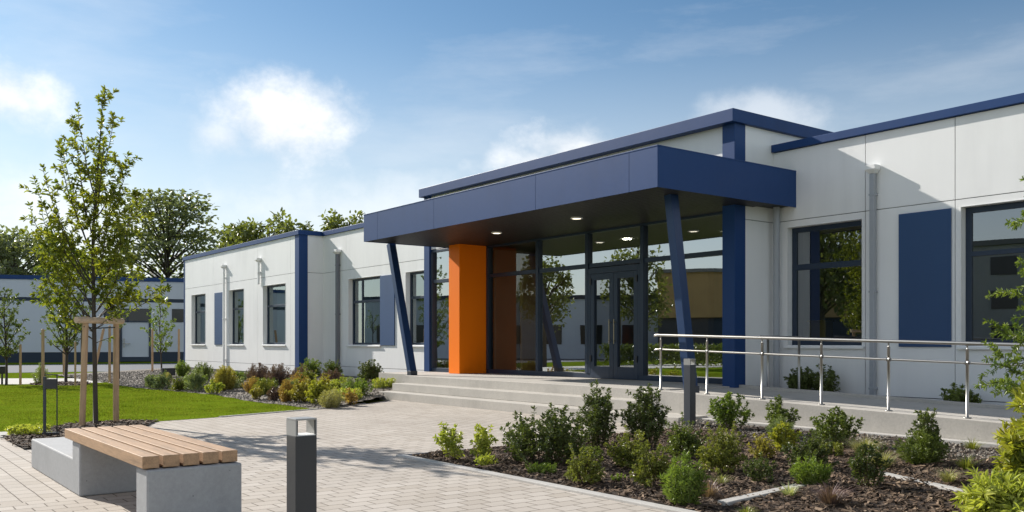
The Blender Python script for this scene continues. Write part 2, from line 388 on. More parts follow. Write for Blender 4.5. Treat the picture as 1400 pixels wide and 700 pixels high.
# kerbs
k=MB().box(-8.62,3,4.94,5.04,-.05,.022); struct('kerb',k,M['kerb'],bevel=.006)
k=MB().box(-8.62,-8.53,5.043,9.75,-.05,.020); struct('kerb',k,M['darkgray'],bevel=.004)
k=MB().beam((-4.50,5.42,.0),(-4.60,6.55,.012),.10,.085,(0,0,1)); struct('bed_edging',k,M['kerb'],bevel=.006)
k=MB().beam((-4.62,7.66,.03),(-2.2,6.72,.015),.10,.085,(0,0,1)); struct('bed_edging',k,M['kerb'],bevel=.006)
k=MB().box(-9.0,3,10.19,10.345,-.02,.135); struct('kerb',k,M['kerb'],bevel=.006)
k=MB()
for (a,b) in zip(lawn_edge[:3],lawn_edge[1:3]): pass
k.prism([(-13.62,-14),(-13.30,-14),(-13.33,1.70),(-13.85,2.30),(-14.20,2.30),(-14.22,1.9),(-13.95,0)],-.05,.012); struct('kerb',k,M['kerb'])
k=MB()
for a,b in zip([(-14.95,5.2),(-15.6,7.2)],[(-15.6,7.2),(-16.45,8.7)]):
    k.beam((a[0],a[1],-.02),(b[0],b[1],-.02),.06,.07,(0,0,1))
struct('kerb',k,M['kerb'])

# loose ground cover: far too many to count
def scatter_chips(name,pts,z,mat,l0,l1,w0,w1):
    n=len(pts); yaw=RNG.uniform(0,2*np.pi,n); pit_=RNG.normal(0,.30,n)
    L=RNG.uniform(l0,l1,n)*RNG.uniform(.6,1.2,n); W=RNG.uniform(w0,w1,n)
    D=np.stack([np.cos(yaw)*np.cos(pit_),np.sin(yaw)*np.cos(pit_),np.sin(pit_)],-1)
    Sd=np.stack([-np.sin(yaw),np.cos(yaw),RNG.normal(0,.35,n)],-1); Nn=np.cross(D,Sd)
    C=np.column_stack([pts,z])+Nn*0; h=RNG.uniform(.002,.006,n)[:,None]
    L=L[:,None]*.5; W=W[:,None]*.5
    tw=RNG.uniform(.35,1,n)[:,None]
    V=np.stack([C-D*L-Sd*W*tw,C+D*L-Sd*W,C+D*L*.9+Sd*W*tw,C-D*L+Sd*W,
                C-D*L*.9-Sd*W*tw+Nn*h,C+D*L-Sd*W+Nn*h,C+D*L*.8+Sd*W*tw+Nn*h,C-D*L*.95+Sd*W+Nn*h],1).reshape(-1,3)
    k=np.arange(n)[:,None]*8
    F=np.concatenate([k+np.array([q]) for q in ((4,5,6,7),(0,1,5,4),(1,2,6,5),(2,3,7,6),(3,0,4,7))])
    return tag(MB().add(V,[F]).build(name,mat),kind='stuff')
n=26000; x=-8.48+RNG.beta(1,1.35,n)*8.5; y=RNG.uniform(5.06,10.2,n)
kp=~((y>9.0+.25*np.sin(3*x))&(RNG.random(n)<.85)); x,y=x[kp],y[kp]
tag(scatter_chips('bark_mulch',np.column_stack([x,y]),bedz(x,y)+.008,M['chip'],.025,.085,.010,.028),'dark brown bark chips covering the shrub bed in front of the ramp','mulch')
n=2600; q=np.column_stack([RNG.uniform(-15.1,-11.7,n),RNG.uniform(1.75,4.2,n)]); q=q[pip(q[:,0],q[:,1],pit)]
tag(scatter_chips('bark_mulch',q,.03+.5*lump(q[:,0],q[:,1]),M['chip'],.03,.09,.012,.03),'brown bark mulch round the young tree behind the bench','mulch')
n=1500; q=np.column_stack([RNG.uniform(-31,-28,n),RNG.uniform(4.6,6.5,n)]); q=q[pip(q[:,0],q[:,1],matB)]
tag(scatter_chips('bark_mulch',q,np.full(len(q),.03),M['chip'],.04,.12,.02,.05),'dark mulch ring on the lawn under the thin staked tree','mulch')
def stones(name,pts,z,r0,r1,mat):
    n=len(pts); r=RNG.uniform(r0,r1,n)
    base=np.array([(1,0,0),(0,1,0),(-1,0,0),(0,-1,0),(0,0,.7),(0,0,-.7),(.7,.7,.3),(-.7,-.7,.3)])[:6]
    J=1+RNG.normal(0,.22,(n,6,3))
    a=RNG.uniform(0,6.28,n); ca,sa=np.cos(a),np.sin(a)
    B=base[None]*J; X=B[...,0]*ca[:,None]-B[...,1]*sa[:,None]; Y=B[...,0]*sa[:,None]+B[...,1]*ca[:,None]
    V=np.stack([X,Y,B[...,2]],-1)*r[:,None,None]+np.column_stack([pts,z])[:,None,:]
    k=np.arange(n)[:,None]*6
    F=np.concatenate([k+np.array([q]) for q in ((0,1,4),(1,2,4),(2,3,4),(3,0,4))])
    return tag(MB().add(V.reshape(-1,3),[F]).build(name,mat,smooth=False),kind='stuff')
n=5000; x=RNG.uniform(-8.95,0,n); y=RNG.uniform(8.9,10.18,n); kp=(y>9.15+.25*np.sin(3*x)+RNG.normal(0,.15,n))&(RNG.random(n)<np.where((x<-7.9)|((x>-4.9)),1,.55)); x,y=x[kp],y[kp]
tag(stones('gravel',np.column_stack([x,y]),bedz(x,y)+.01,.010,.028,M['stone']),'grey gravel strip along the foot of the ramp wall','gravel')
n=15000; x=RNG.uniform(-37,-15.5,n); y=RNG.uniform(6.6,11.6,n); kp=pip(x,y,gbed); x,y=x[kp],y[kp]
tag(stones('gravel',np.column_stack([x,y]),gbz(x,y)+.006,.014,.035,M['stone']),'pale grey gravel of the planting strip before the white wing','gravel')
n=150000; x=RNG.uniform(-30.3,-13.6,n); y=RNG.uniform(-3,7.3,n); kp=pip(x,y,lawn_pts)&~pip(x,y,matB)&~pip(x,y,pit); x,y=x[kp],y[kp]
P=np.column_stack([x,y,np.full(len(x),.0)]); D=RNG.normal(0,.38,(len(x),3)); D[:,2]=1
patch=.75+.3*np.sin(1.3*x+.5*y)*np.sin(1.1*y-.4*x)+.25*np.sin(3.7*x-2.1*y+1)*np.sin(4.3*y+.8*x)
tag(MB().blades(P,D,RNG.uniform(.022,.055,len(x))*patch,.0075,.35).build('lawn_grass',M['blade']),'short bright green lawn grass beside the plaza','grass',kind='stuff')

# ------------------------------------------------------------------ the main building
ZL=.5        # landing level
ZE=4.97; ZT=5.19   # entrance block roof edge
ZW0,ZW1=4.58,4.70  # wings roof edge
XE0,XE1=-19.9,-9.92; YE=12.25; YG=12.75
YR=13.3; YB=11.6; YA=12.4; XB=-26.2; XB0=-37.5
bld=thing('low_rise_building',(-15,14,0),'white panelled single-storey building with blue canopy, blue roof edges and orange entrance pier','building')

def wall_mb(axis,c,u0,u1,z0,z1,holes=(),su=(),sz=(),sign=-1,th=.03,gap=.006):
    """cladding panels on a plane (axis 'y': plane y=c facing sign*y); gaps at the joints"""
    us=sorted({u0,u1,*su,*[h[i] for h in holes for i in (0,1)]}); zs=sorted({z0,z1,*sz,*[h[i] for h in holes for i in (2,3)]})
    us=[u for u in us if u0<=u<=u1]; zs=[z for z in zs if z0<=z<=z1]
    mb=MB(); back=MB()
    def inh(u,z): return any(h[0]<u<h[1] and h[2]<z<h[3] for h in holes)
    def P(u,z,d):
        return (u,c-sign*d,z) if axis=='y' else (c-sign*d,u,z)
    for a,b in zip(us,us[1:]):
        for e,f in zip(zs,zs[1:]):
            if inh((a+b)/2,(e+f)/2): continue
            back.add([P(a,e,th),P(b,e,th),P(b,f,th),P(a,f,th)],[[(0,1,2,3)]])
            a2=a+gap if a in su else a; b2=b-gap if b in su else b; e2=e+gap if e in sz else e; f2=f-gap if f in sz else f
            q=[(a2,e2),(b2,e2),(b2,f2),(a2,f2)]
            v=[P(u,z,0) for u,z in q]+[P(u,z,th) for u,z in q]
            fs=[(0,1,2,3)]
            if a in su or a==u0: fs.append((0,3,7,4))
            if b in su or b==u1: fs.append((1,5,6,2))
            if e in sz or e==z0: fs.append((0,4,5,1))
            if f in sz or f==z1: fs.append((3,2,6,7))
            mb.add(v,[fs])
    return mb,back
def wall(axis,c,u0,u1,z0,z1,holes=(),su=(),sz=(),sign=-1):
    mb,back=wall_mb(axis,c,u0,u1,z0,z1,holes,su,sz,sign)
    w=mb.build('wall',M['white'],bld); back.build('panel_joints',M['seam'],w); return w

def window(x0,x1,z0,z1,y,depth=.16,mull=(),trans=None,fw=.06,glass='glass',sill=True,transom_w=.07,parent=None):
    """opening lined with white reveals, dark frame, glass, sill"""
    fr=MB(); yi=y+depth
    f=fw
    fr.box(x0,x0+f,yi,yi+.06,z0,z1); fr.box(x1-f,x1,yi,yi+.06,z0,z1)
    fr.box(x0+f,x1-f,yi,yi+.06,z0,z0+f); fr.box(x0+f,x1-f,yi,yi+.06,z1-f,z1)
    for m in mull: fr.box(m-f/2,m+f/2,yi+.004,yi+.056,z0+f,z1-f)
    if trans: fr.box(x0+f,x1-f,yi-.004,yi+.064,trans-transom_w/2,trans+transom_w/2)
    w=fr.build('window',M['navy'],bld,bevel=.004)
    lin=MB(); t=.012
    lin.box(x0-t,x0-.001,y-.008,yi+.05,z0-t,z1+t); lin.box(x1+.001,x1+t,y-.008,yi+.05,z0-t,z1+t)
    lin.box(x0-.001,x1+.001,y-.008,yi+.05,z1+.001,z1+t)
    lin.build('reveal',M['white2'],w)
    g=MB().add([(x0+f*.5,yi+.03,z0+f*.5),(x1-f*.5,yi+.03,z0+f*.5),(x1-f*.5,yi+.03,z1-f*.5),(x0+f*.5,yi+.03,z1-f*.5)],[[(0,1,2,3)]])
    g.build('glass',M[glass],w)
    if sill:
        s=MB(); s.prism([(x0-.05,y-.055),(x1+.05,y-.055),(x1+.05,y+.01),(x0-.05,y+.01)],z0-.055,z0-.016)
        s.box(x0-.001,x1+.001,y+.011,yi+.05,z0-.055,z0-.014)
        s.build('sill',M['white2'],w,bevel=.004)
    return w

# --- left wing
wz0,wz1=1.18,3.13
lw=[(-36.55,-34.9,wz0,wz1),(-32.35,-30.86,wz0,wz1),(-29.1,-27.25,wz0,wz1)]
wall('y',YB,XB0,XB,.25,ZW0,lw,su=(-33.95,-29.6,-26.85),sz=(.52,3.42))
for i,(a,b,c,d) in enumerate(lw): window(a,b,c,d,YB,.14,trans=2.45,glass='glass_wing')
wall('x',XB,YB,YA,.25,ZW0,sz=(3.42,),sign=1)
MB().box(XB0,XB-.004,YB+.02,YB+.30,-.1,.245).box(XB-.3,XB-.02,YB+.31,YA+.1,-.1,.245).build('plinth',M['plinth'],bld)
MB().box(XB0-.05,XB+.05,YB-.05,YB+.15,ZW0,ZW1+.02).box(XB-.10,XB+.05,YB+.152,YA-.06,ZW0,ZW1+.02).box(XB0-.05,XB0+.1,YB+.152,26,ZW0,ZW1+.02).build('roof_trim',M['blue'],bld,bevel=.006)
MB().box(XB-.30,XB+.012,YB-.012,YB+.28,.25,ZW0-.001).build('corner_trim',M['blue'],bld,bevel=.004)
MB().box(XB0-.012,XB0+.10,YB-.014,YB+.1,.25,ZW0-.001).build('corner_trim',M['blue'],bld,bevel=.004)
MB().box(XB0,XE0-.01,YA+.3,26,ZW0-.2,ZW0+.02).box(XB0+.1,XB-.1,YB+.15,YA+.299,ZW0-.2,ZW0+.02).build('roof',M['roof'],bld)
MB().box(XB0,XB0+.2,YB+.1,26,-.1,ZW0-.21).build('wall',M['white'],bld)
MB().box(-33.8,-32.85,YB-.03,YB-.003,wz0-.02,wz1-.03).build('shutter_panel',M['blue2'],bld,bevel=.004)
def downpipe(x,y,z0,z1,w=.10,d=.08,mat='white2'):
    p=MB().box(x-w/2,x+w/2,y-d-.03,y-.03,z0,z1)
    o=p.build('downpipe',M[mat],bld,bevel=.008)
    h=MB(); zt=z1
    h.add([(x-w*.55,y-d-.03,zt),(x+w*.55,y-d-.03,zt),(x+w*.55,y-.02,zt),(x-w*.55,y-.02,zt),
           (x-w*1.15,y-d-.09,zt+.06),(x+w*1.15,y-d-.09,zt+.06),(x+w*1.15,y-.004,zt+.06),(x-w*1.15,y-.004,zt+.06),
           (x-w*1.15,y-d-.09,zt+.13),(x+w*1.15,y-d-.09,zt+.13),(x+w*1.15,y-.004,zt+.13),(x-w*1.15,y-.004,zt+.13)],
          [[(0,3,2,1),(8,9,10,11),(0,1,5,4),(1,2,6,5),(2,3,7,6),(3,0,4,7),(4,5,9,8),(5,6,10,9),(6,7,11,10),(7,4,8,11)]])
    h.build('hopper',M['white2'],o,bevel=.004)
    for zz in (z0+.35,(z0+z1)/2,z1-.35): MB().box(x-w/2-.008,x+w/2+.008,y-d-.034,y-.001,zz,zz+.03).build('bracket',M[mat],o)
    return o
downpipe(-32.68,YB,.25,3.95,.085,.07); downpipe(-29.35,YB,3.2,3.95,.085,.07)
MB().box(-28.75,-28.69,YB-.08,YB-.03,3.14,3.20)
# --- set-back wall left of the entrance
aw=[(-24.45,-22.5,1.18,3.13),(-21.1,-20.08,1.18,3.13)]
wall('y',YA,XB+.001,XE0+.1,.25,ZW0,aw,su=(-24.62,),sz=(.52,3.42))
for a,b,c,d in aw: window(a,b,c,d,YA,.13,trans=2.45,mull=((-23.85,) if a<-24 else ()),glass='glass_wing')
MB().box(XB,XE0,YA+.02,YA+.3,-.1,.245).build('plinth',M['plinth'],bld)
MB().box(XB-.02,XE0,YA-.05,YA+.15,ZW0,ZW1+.02).build('roof_trim',M['blue'],bld,bevel=.006)
MB().box(-22.48,-21.68,YA-.03,YA-.003,1.16,3.12).build('shutter_panel',M['blue2'],bld,bevel=.004)
downpipe(-25.05,YA,.25,3.93,.11,.09,'darkpipe')
# --- right wing
XR1=3.2
rw=[(-9.62,-8.20,1.20,3.24),(-6.60,-4.95,1.20,3.24),(-2.4,-.9,1.20,3.24)]
wall('y',YR,XE1+.001,XR1,.12,ZW0,rw,su=(-8.14,-6.69,-3.2),sz=(.40,3.36))
window(*rw[0],YR,.13,trans=2.55,glass='glass_dark',fw=.085,transom_w=.10); window(*rw[1],YR,.13,glass='glass_dark',trans=2.55,fw=.085); window(*rw[2],YR,.13,glass='glass_dark')
MB().box(XE1+.01,XR1,YR+.02,YR+.3,-.1,.115).build('plinth',M['plinth'],bld)
MB().box(XE1+.003,XR1+.05,YR-.06,YR+.15,ZW0+.01,ZW1+.02).build('roof_trim',M['blue'],bld,bevel=.006)
MB().box(XE1+.01,XR1,YR+.15,26,ZW0-.2,ZW0+.05).build('roof',M['roof'],bld)
MB().box(XR1-.2,XR1,YR+.05,26,-.1,ZW0-.21).build('wall',M['white'],bld)
MB().box(-7.56,-6.74,YR-.03,YR-.003,1.18,3.24).build('shutter_panel',M['blue2'],bld,bevel=.004)
downpipe(-7.97,YR,.15,3.93,.08,.075,'grayduct')
p=MB().tube([(-9.76,YR-.12,.2),(-9.76,YR-.12,3.9)],.055,14); p.build('downpipe',M['grayduct'],bld,smooth=False)
# --- entrance block
wall('y',YE+.05,XE0,XE1-.25,3.62,ZE,su=(-17.4,-14.9,-12.4),sz=())
wall('x',XE1,YE+.28,21.5,.2,ZE,su=(YE+1.95,YE+3.9,),sz=(3.36,),sign=1)
MB().box(XE0,XE0+.2,YE+.3,21.5,ZW0-.15,ZE-.001).build('wall',M['white'],bld)
MB().box(XE0+.1,XE1-.1,21.3,21.5,0,ZE-.001).build('wall',M['white'],bld)
MB().box(XE0-.06,XE1+.08,YE-.14,21.5,ZE,ZT).build('roof_trim',M['blue'],bld,bevel=.008)
MB().box(XE0-.015,XE0+.245,YE-.01,YE+.25,ZL+.002,ZE-.001).build('post',M['blue'],bld,bevel=.005)
MB().box(XE1-.255,XE1+.012,YE-.01,YE+.275,ZL-.2,ZE-.001).build('post',M['blue'],bld,bevel=.005)
fin=MB().box(-18.30,-17.84,11.95,YG-.02,ZL+.002,3.60); fin.build('entrance_pier',M['orange'],bld,bevel=.004)['label']='orange clad pier'
MB().box(-18.301,-17.839,11.949,YG-.021,2.02,2.026)
# canopy
cx0,cx1,cy0,cz0,cz1=-18.72,-9.44,9.88,3.575,4.185
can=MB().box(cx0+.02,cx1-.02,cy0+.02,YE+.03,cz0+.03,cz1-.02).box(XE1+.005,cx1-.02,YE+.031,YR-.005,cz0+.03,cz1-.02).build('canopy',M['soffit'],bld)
fas=MB(); xs=[cx0,-18.07,-15.69,-12.36,-10.04,cx1]
for a,b in zip(xs,xs[1:]):
    fas.box(a+(.004 if a!=cx0 else 0),b-(.004 if b!=cx1 else 0),cy0,cy0+.019,cz0,cz1)
fas.box(cx1-.019,cx1,cy0+.02,YR-.004,cz0,cz1)
fas.box(cx0,cx0+.019,cy0+.02,YE-.02,cz0,cz1)
fas.build('fascia',M['blue'],can)
MB().box(cx0-.005,cx1+.005,cy0-.005,cy0+.04,cz1+.001,cz1+.022).box(cx1-.03,cx1+.005,cy0+.041,YR-.005,cz1+.001,cz1+.022).build('coping',M['blue'],can,bevel=.003)
bd=MB()
for i in range(0,24):
    y0=cy0+.03+i*.118
    if y0+.11<YG: bd.box(cx0+.03,cx1-.03,y0,y0+.110,cz0+.012,cz0+.029)
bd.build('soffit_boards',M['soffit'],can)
for lx,ly in ((-15.48,11.32),(-12.75,11.18)):
    d=MB().lathe((lx,ly),[(.115,cz0+.012),(.115,cz0-.006),(.085,cz0-.012),(.085,cz0+.0)],24).build('downlight',M['white2'],can)
    MB().lathe((lx,ly),[(.084,cz0-.004),(.084,cz0-.009)],24).build('lamp',M['lamp'],d)
for bx,ln in ((-17.78,1.05),(-9.42,.47)):
    st=MB().beam((bx,10.62,ZL+.02 if bx<-10 else .36),(bx-ln,10.66,cz0+.012),.15,.17).build('support_strut',M['strut'],bld,bevel=.006)
    MB().box(bx-.085,bx+.075,10.53,10.71,ZL+.001 if bx<-10 else .36,ZL+.10 if bx<-10 else .58).build('strut_foot',M['darkgray'],st,bevel=.005)
# glazing
def glazing(x0,x1,y,z0,z1,cols,trans,d=.10,f=.09):
    fr=MB(); fr.box(x0,x1,y,y+d,z0,z0+.10); fr.box(x0,x1,y,y+d,z1-.06,z1)
    for c in [x0+f/2,*cols,x1-f/2]: fr.box(c-f/2,c+f/2,y-.02,y+d+.02,z0+.1,z1-.06)
    g=fr.build('glazed_screen',M['navy'],bld,bevel=.004)
    ed=[x0+f/2,*cols,x1-f/2]
    tr=MB()
    for a,b in zip(ed,ed[1:]): tr.box(a+f/2,b-f/2,y+.005,y+d-.005,trans-.045,trans+.045)
    tr.build('transom',M['navy'],g,bevel=.003)
    for a,b in zip(ed,ed[1:]):
        if abs(a-(-14.21))<.05: segs=[(trans+.04,z1-.05)]
        else: segs=[(z0+.08,trans-.04),(trans+.04,z1-.05)]
        for e,h in segs:
            MB().add([(a+.02,y+d*.5,e),(b-.02,y+d*.5,e),(b-.02,y+d*.5,h),(a+.02,y+d*.5,h)],[[(0,1,2,3)]]).build('glass',M['glass_clear' if -17.9<a<-17 else 'glass'],g)
    return g
glazing(-17.84,XE1-.15,YG,ZL+.002,3.60,(-15.88,-14.21,-12.59),2.86)
glazing(-19.66,-18.31,YE+.05,ZL+.002,3.60,(),2.80)
# double door
df=MB(); dx0,dx1,dz1=-14.16,-12.64,2.80
df.box(dx0,dx0+.06,YG-.015,YG+.12,ZL+.10,dz1); df.box(dx1-.06,dx1,YG-.015,YG+.12,ZL+.10,dz1); df.box(dx0+.06,dx1-.06,YG-.015,YG+.12,dz1-.12,dz1)
df.build('door_frame',M['navy'],bld,bevel=.004)
mid=(dx0+dx1)/2
for a,b,hx in ((dx0+.065,mid-.004,mid-.07),(mid+.004,dx1-.065,mid+.07)):
    d=MB(); f=.115; z0,z1=ZL+.012,dz1-.125
    d.box(a,a+f,YG-.012,YG+.055,z0,z1); d.box(b-f,b,YG-.012,YG+.055,z0,z1); d.box(a+f,b-f,YG-.012,YG+.055,z0,z0+.24); d.box(a+f,b-f,YG-.012,YG+.055,z1-.13,z1)
    dr=d.build('door',M['navy'],bld,bevel=.004)
    MB().add([(a+f-.01,YG+.03,z0+.23),(b-f+.01,YG+.03,z0+.23),(b-f+.01,YG+.03,z1-.12),(a+f-.01,YG+.03,z1-.12)],[[(0,1,2,3)]]).build('glass',M['glass_dark'],dr)
    h=MB().tube([(hx,YG-.065,1.22),(hx,YG-.065,1.72)],.011,10)
    for zz in (1.28,1.66): h.tube([(hx,YG-.065,zz),(hx,YG+.0,zz)],.010,8)
    h.build('handle',M['brass'],dr,smooth=False)
    hxx=a+.02 if hx<mid else b-.02
    for zz in (.85,2.45): MB().box(hxx-.02,hxx+.02,YG-.035,YG-.0125,zz,zz+.13).build('hinge',M['black'],dr)
# interiors
MB().box(XE0+.3,XE1-.06,YG+.16,18.6,ZL-.1,ZL+.004).build('interior_floor',M['interior_floor'],bld)
MB().box(-17.9,-17.7,YG+.16,15.0,ZL+.01,3.5).build('interior_wall',M['interior'],bld); it=MB().box(XE0+.3,XE1-.06,18.6,18.8,ZL,3.7); 
it.build('interior_wall',M['interior'],bld)
MB().box(XE0+.10,XE0+.22,YA+.35,18.6,ZL,3.62).build('interior_wall',M['interior'],bld)
MB().box(-17.69,-17.6,YG+.9,16,ZL+.01,3.4).build('interior_panelling',M['interior_brown'],bld); MB().box(-16.6,-14.9,17.4,17.6,ZL+.01,3.2).build('interior_panelling',M['interior_brown'],bld)
MB().box(XE0+.3,XE1-.06,YG+.13,18.6,3.63,3.7).build('interior_ceiling',M['ceiling'],bld)
for lx,ly in ((-14.9,14.6),(-12.6,15.4)):
    MB().lathe((lx,ly),[(.10,3.628),(.10,3.610)],20).build('ceiling_light',M['lamp2'],bld)
MB().box(XB0+.3,XE0-.1,17,17.2,0,4.3).box(XB0+.3,XB-.3,YB+3.4,YB+3.6,.1,3.5).build('interior_wall',M['interior'],bld)
MB().box(XB0+.3,XB-.1,YB+.35,YB+3.4,.36,.4).build('interior_floor',M['interior_floor'],bld); MB().box(XB,XE0-.1,YA+.35,17,.36,.4).build('interior_floor',M['interior_floor'],bld); MB().box(XE1+.1,XR1-.3,YR+.35,18.9,.36,.4).build('interior_floor',M['interior_floor'],bld)
MB().box(XB0+.3,XB-.1,YB+.31,YB+3.4,3.4,3.5).build('interior_ceiling',M['ceiling'],bld); MB().box(XB,XE0-.1,YA+.31,17,3.4,3.5).build('interior_ceiling',M['ceiling'],bld); MB().box(XE1+.1,XR1-.3,YR+.31,18.9,3.4,3.5).build('interior_ceiling',M['ceiling'],bld)
MB().box(XE1+.1,XR1-.3,18.9,19,0,4.3).box(-4.75,-4.6,YR+.35,18.9,.4,3.4).build('interior_wall',M['interior'],bld)
def curtain(x0,x1,y,z0,z1,folds):
    xs=np.linspace(x0,x1,folds*6); ys=y+.03*np.sin(np.linspace(0,folds*2*np.pi,len(xs)))
    V=np.concatenate([np.column_stack([xs,ys,np.full(len(xs),z0)]),np.column_stack([xs,ys,np.full(len(xs),z1)])]); m=len(xs)
    i=np.arange(m-1); return MB().add(V,[np.stack([i,i+1,m+i+1,m+i],-1)])
for a,b,y in ((-36.5,-35.7,YB+.45),(-32.3,-31.6,YB+.45),(-29.0,-28.1,YB+.45),(-24.4,-23.9,YA+.5),(-22.9,-22.5,YA+.5),(-20.9,-20.4,YA+.5)):
    curtain(a,b,y,.9,3.2,5).build('curtain',M['curtain'],bld,smooth=True)
tag(MB().box(-9.36,-9.02,YR+.23,YR+.45,1.27,1.60).box(-9.38,-9.0,YR+.21,YR+.47,1.60,1.63).build('storage_box',M['yellow'],bevel=.012),'yellow box standing inside the dark window right of the entrance','box')
MB().box(-9.55,-8.3,YR+.205,YR+.5,1.235,1.268).build('window_board',M['white2'],bld)

# ------------------------------------------------------------------ steps, ramp, railing
stp=thing('entrance_steps',(-14,10.3,0),'wide grey concrete steps and landing leading up to the glazed entrance','steps')
MB().box(-17.75,-8.90,9.75,10.40,-.05,.165).build('step',M['step'],stp,bevel=.008)
MB().box(-17.75,-10.02,10.08,10.41,.166,.333).build('step',M['step'],stp,bevel=.008)
MB().box(-17.75,-10.02,10.405,12.9,.05,.5).box(-19.87,-17.755,10.9,12.9,.05,.499).build('landing',M['step'],stp,bevel=.008)
rp=thing('access_ramp',(-7,11,0),'long pale concrete ramp sloping down from the landing past the right wing','ramp')
def dz(x): return .5-.0262*max(0,x+10.0)
def ramp_mb(y0,y1,zo,zb,x0=-10.015,x1=3.0):
    return MB().add([(x0,y0,zb),(x1,y0,zb),(x1,y1,zb),(x0,y1,zb),(x0,y0,dz(x0)+zo),(x1,y0,dz(x1)+zo),(x1,y1,dz(x1)+zo),(x0,y1,dz(x0)+zo)],
      [[(0,3,2,1),(4,5,6,7),(0,1,5,4),(1,2,6,5),(2,3,7,6),(3,0,4,7)]])
ramp_mb(10.35,10.60,.0,-.1).build('side_wall',M['step'],rp,bevel=.008)
ramp_mb(10.602,12.35,-.02,-.1).build('deck',M['step'],rp)
ramp_mb(12.352,12.45,.03,-.1).build('edge_kerb',M['step'],rp,bevel=.006)
struct('planting_strip',MB().add([(XE1,12.45,.36),(3,12.45,.12),(3,13.3,.10),(XE1,13.3,.34)],[[(0,1,2,3)]]),M['soil'])
MB().box(XE1-.1,XE1+.0,12.2,13.3,.2,.49)
hr=thing('handrail',(-7.5,10.5,.4),'double-bar stainless steel handrail running along the concrete ramp','handrail')
px=[-9.94,-9.0,-8.0,-7.05,-6.1,-5.13,-4.15,-3.2,-2.2]
for x_ in px:
    z=dz(x_)
    p=MB().tube([(x_,10.48,z),(x_,10.48,z+.80)],.018,12).tube([(x_,10.48,z+.79),(x_,10.48,z+.845)],.010,8)
    p.lathe((x_,10.48),[(.045,z+.001),(.045,z+.010),(.023,z+.014)],16)
    p.tube([(x_-.02,10.48,z+.64),(x_+.02,10.48,z+.64)],.028,10)
    p.build('post',M['steel'],hr,smooth=True)
for h,r in ((.865,.021),(.64,.014)):
    pts=[(-10.08,10.48,dz(-10)+h-.02),(-10.05,10.48,dz(-10)+h-.003),(-10.0,10.48,dz(-10)+h)]+[(x_,10.48,dz(x_)+h) for x_ in np.linspace(-9.9,-1.8,20)]
    MB().tube(pts,r,14).build('rail',M['steel'],hr,smooth=True)
hr2=thing('handrail',(-8.9,12.2,.4),'steel handrail on the wall side of the ramp, beside the dark window','handrail')
for x_ in (-8.35+.0,-7.95):
    pass
for x_ in (-9.35,-8.75):
    MB().tube([(x_,12.4,dz(x_)+.03),(x_,12.4,dz(x_)+.85)],.02,10).build('post',M['steel'],hr2,smooth=True)
MB().tube([(x_,12.4,dz(x_)+.86) for x_ in (-9.5,-9.0,-8.7)],.021,12).build('rail',M['steel'],hr2,smooth=True)

# ------------------------------------------------------------------ bench
bn=thing('bench',(-8,2,0),'concrete bench with five pale timber slats and a low stepped end','bench')
y0,y1=1.62,2.22
b=MB().add([(-10.10,y0,0),(-7.93,y0,0),(-7.93,y1,0),(-10.10,y1,0),(-10.10,y0,.285),(-8.20,y0,.285),(-8.20,y0,.432),(-7.93,y0,.432),
            (-10.10,y1,.285),(-8.20,y1,.285),(-8.20,y1,.432),(-7.93,y1,.432)],
   [[(0,1,7,6,5,4)][:1],[(3,8,9,10,11,2)],[(4,5,9,8),(5,6,10,9),(6,7,11,10),(1,2,11,7),(0,4,8,3)],[(0,3,2,1)]])
b.build('concrete_base',M['bench'],bn,bevel=.012)
MB().box(-6.25,-5.99,y0+.0,y1+.02,0,.432).build('concrete_leg',M['bench'],bn,bevel=.012)
sw=(y1-y0+.02-4*.024)/5
for i in range(5):
    a=y0-.02+i*(sw+.024)
    sl=MB().box(-8.40,-6.02,a,a+sw,.440,.518).build('slat',M['slat'],bn,bevel=.0035)
    for xx in (-8.1,-6.15): MB().box(xx,xx+.05,a+.02,a+sw-.02,.431,.4395).build('spacer',M['black'],sl)

# ------------------------------------------------------------------ bollard lights
def bollard(name,x,y,z,s,h,label,lit=.075,rot=0):
    t=thing(name,(x,y,z),label,'bollard light'); e=s/2
    MB().box(x-e,x+e,y-e,y+e,z,z+h-lit-.012).build('body',M['black' if s>.125 else 'darkgray'],t,bevel=.004)
    zb,zt=z+h-lit-.0115,z+h-.0105
    MB().box(x-e,x+e,y-e,y+e,z+h-.010,z+h).build('cap',M['capgrey'],t,bevel=.002)
    MB().box(x-e,x+e,y-e,y-e+.007,zb,zt).build('side_plate',M['capgrey'],t)
    MB().box(x-e,x+e,y+e-.007,y+e,zb,zt).build('side_plate',M['capgrey'],t)
    MB().box(x-e+.004,x+e-.004,y-e+.0075,y+e-.0075,zb,zb+.005).build('reflector',M['white2'],t)
    MB().box(x+e-.0065,x+e-.0005,y-e+.0075,y-e+.014,zb+.006,zt).build('edge_strip',M['black'],t)
    MB().box(x+e-.0065,x+e-.0005,y+e-.014,y+e-.0075,zb+.006,zt).build('edge_strip',M['black'],t)
    return t
bollard('bollard_light',-4.80,2.14,0,.128,.822,'square anthracite bollard light with open head, closest to the bench',.085)
bollard('bollard_light',-8.52,9.56,.09,.118,.93,'taller charcoal bollard light standing in gravel beside the lowest step',.07)

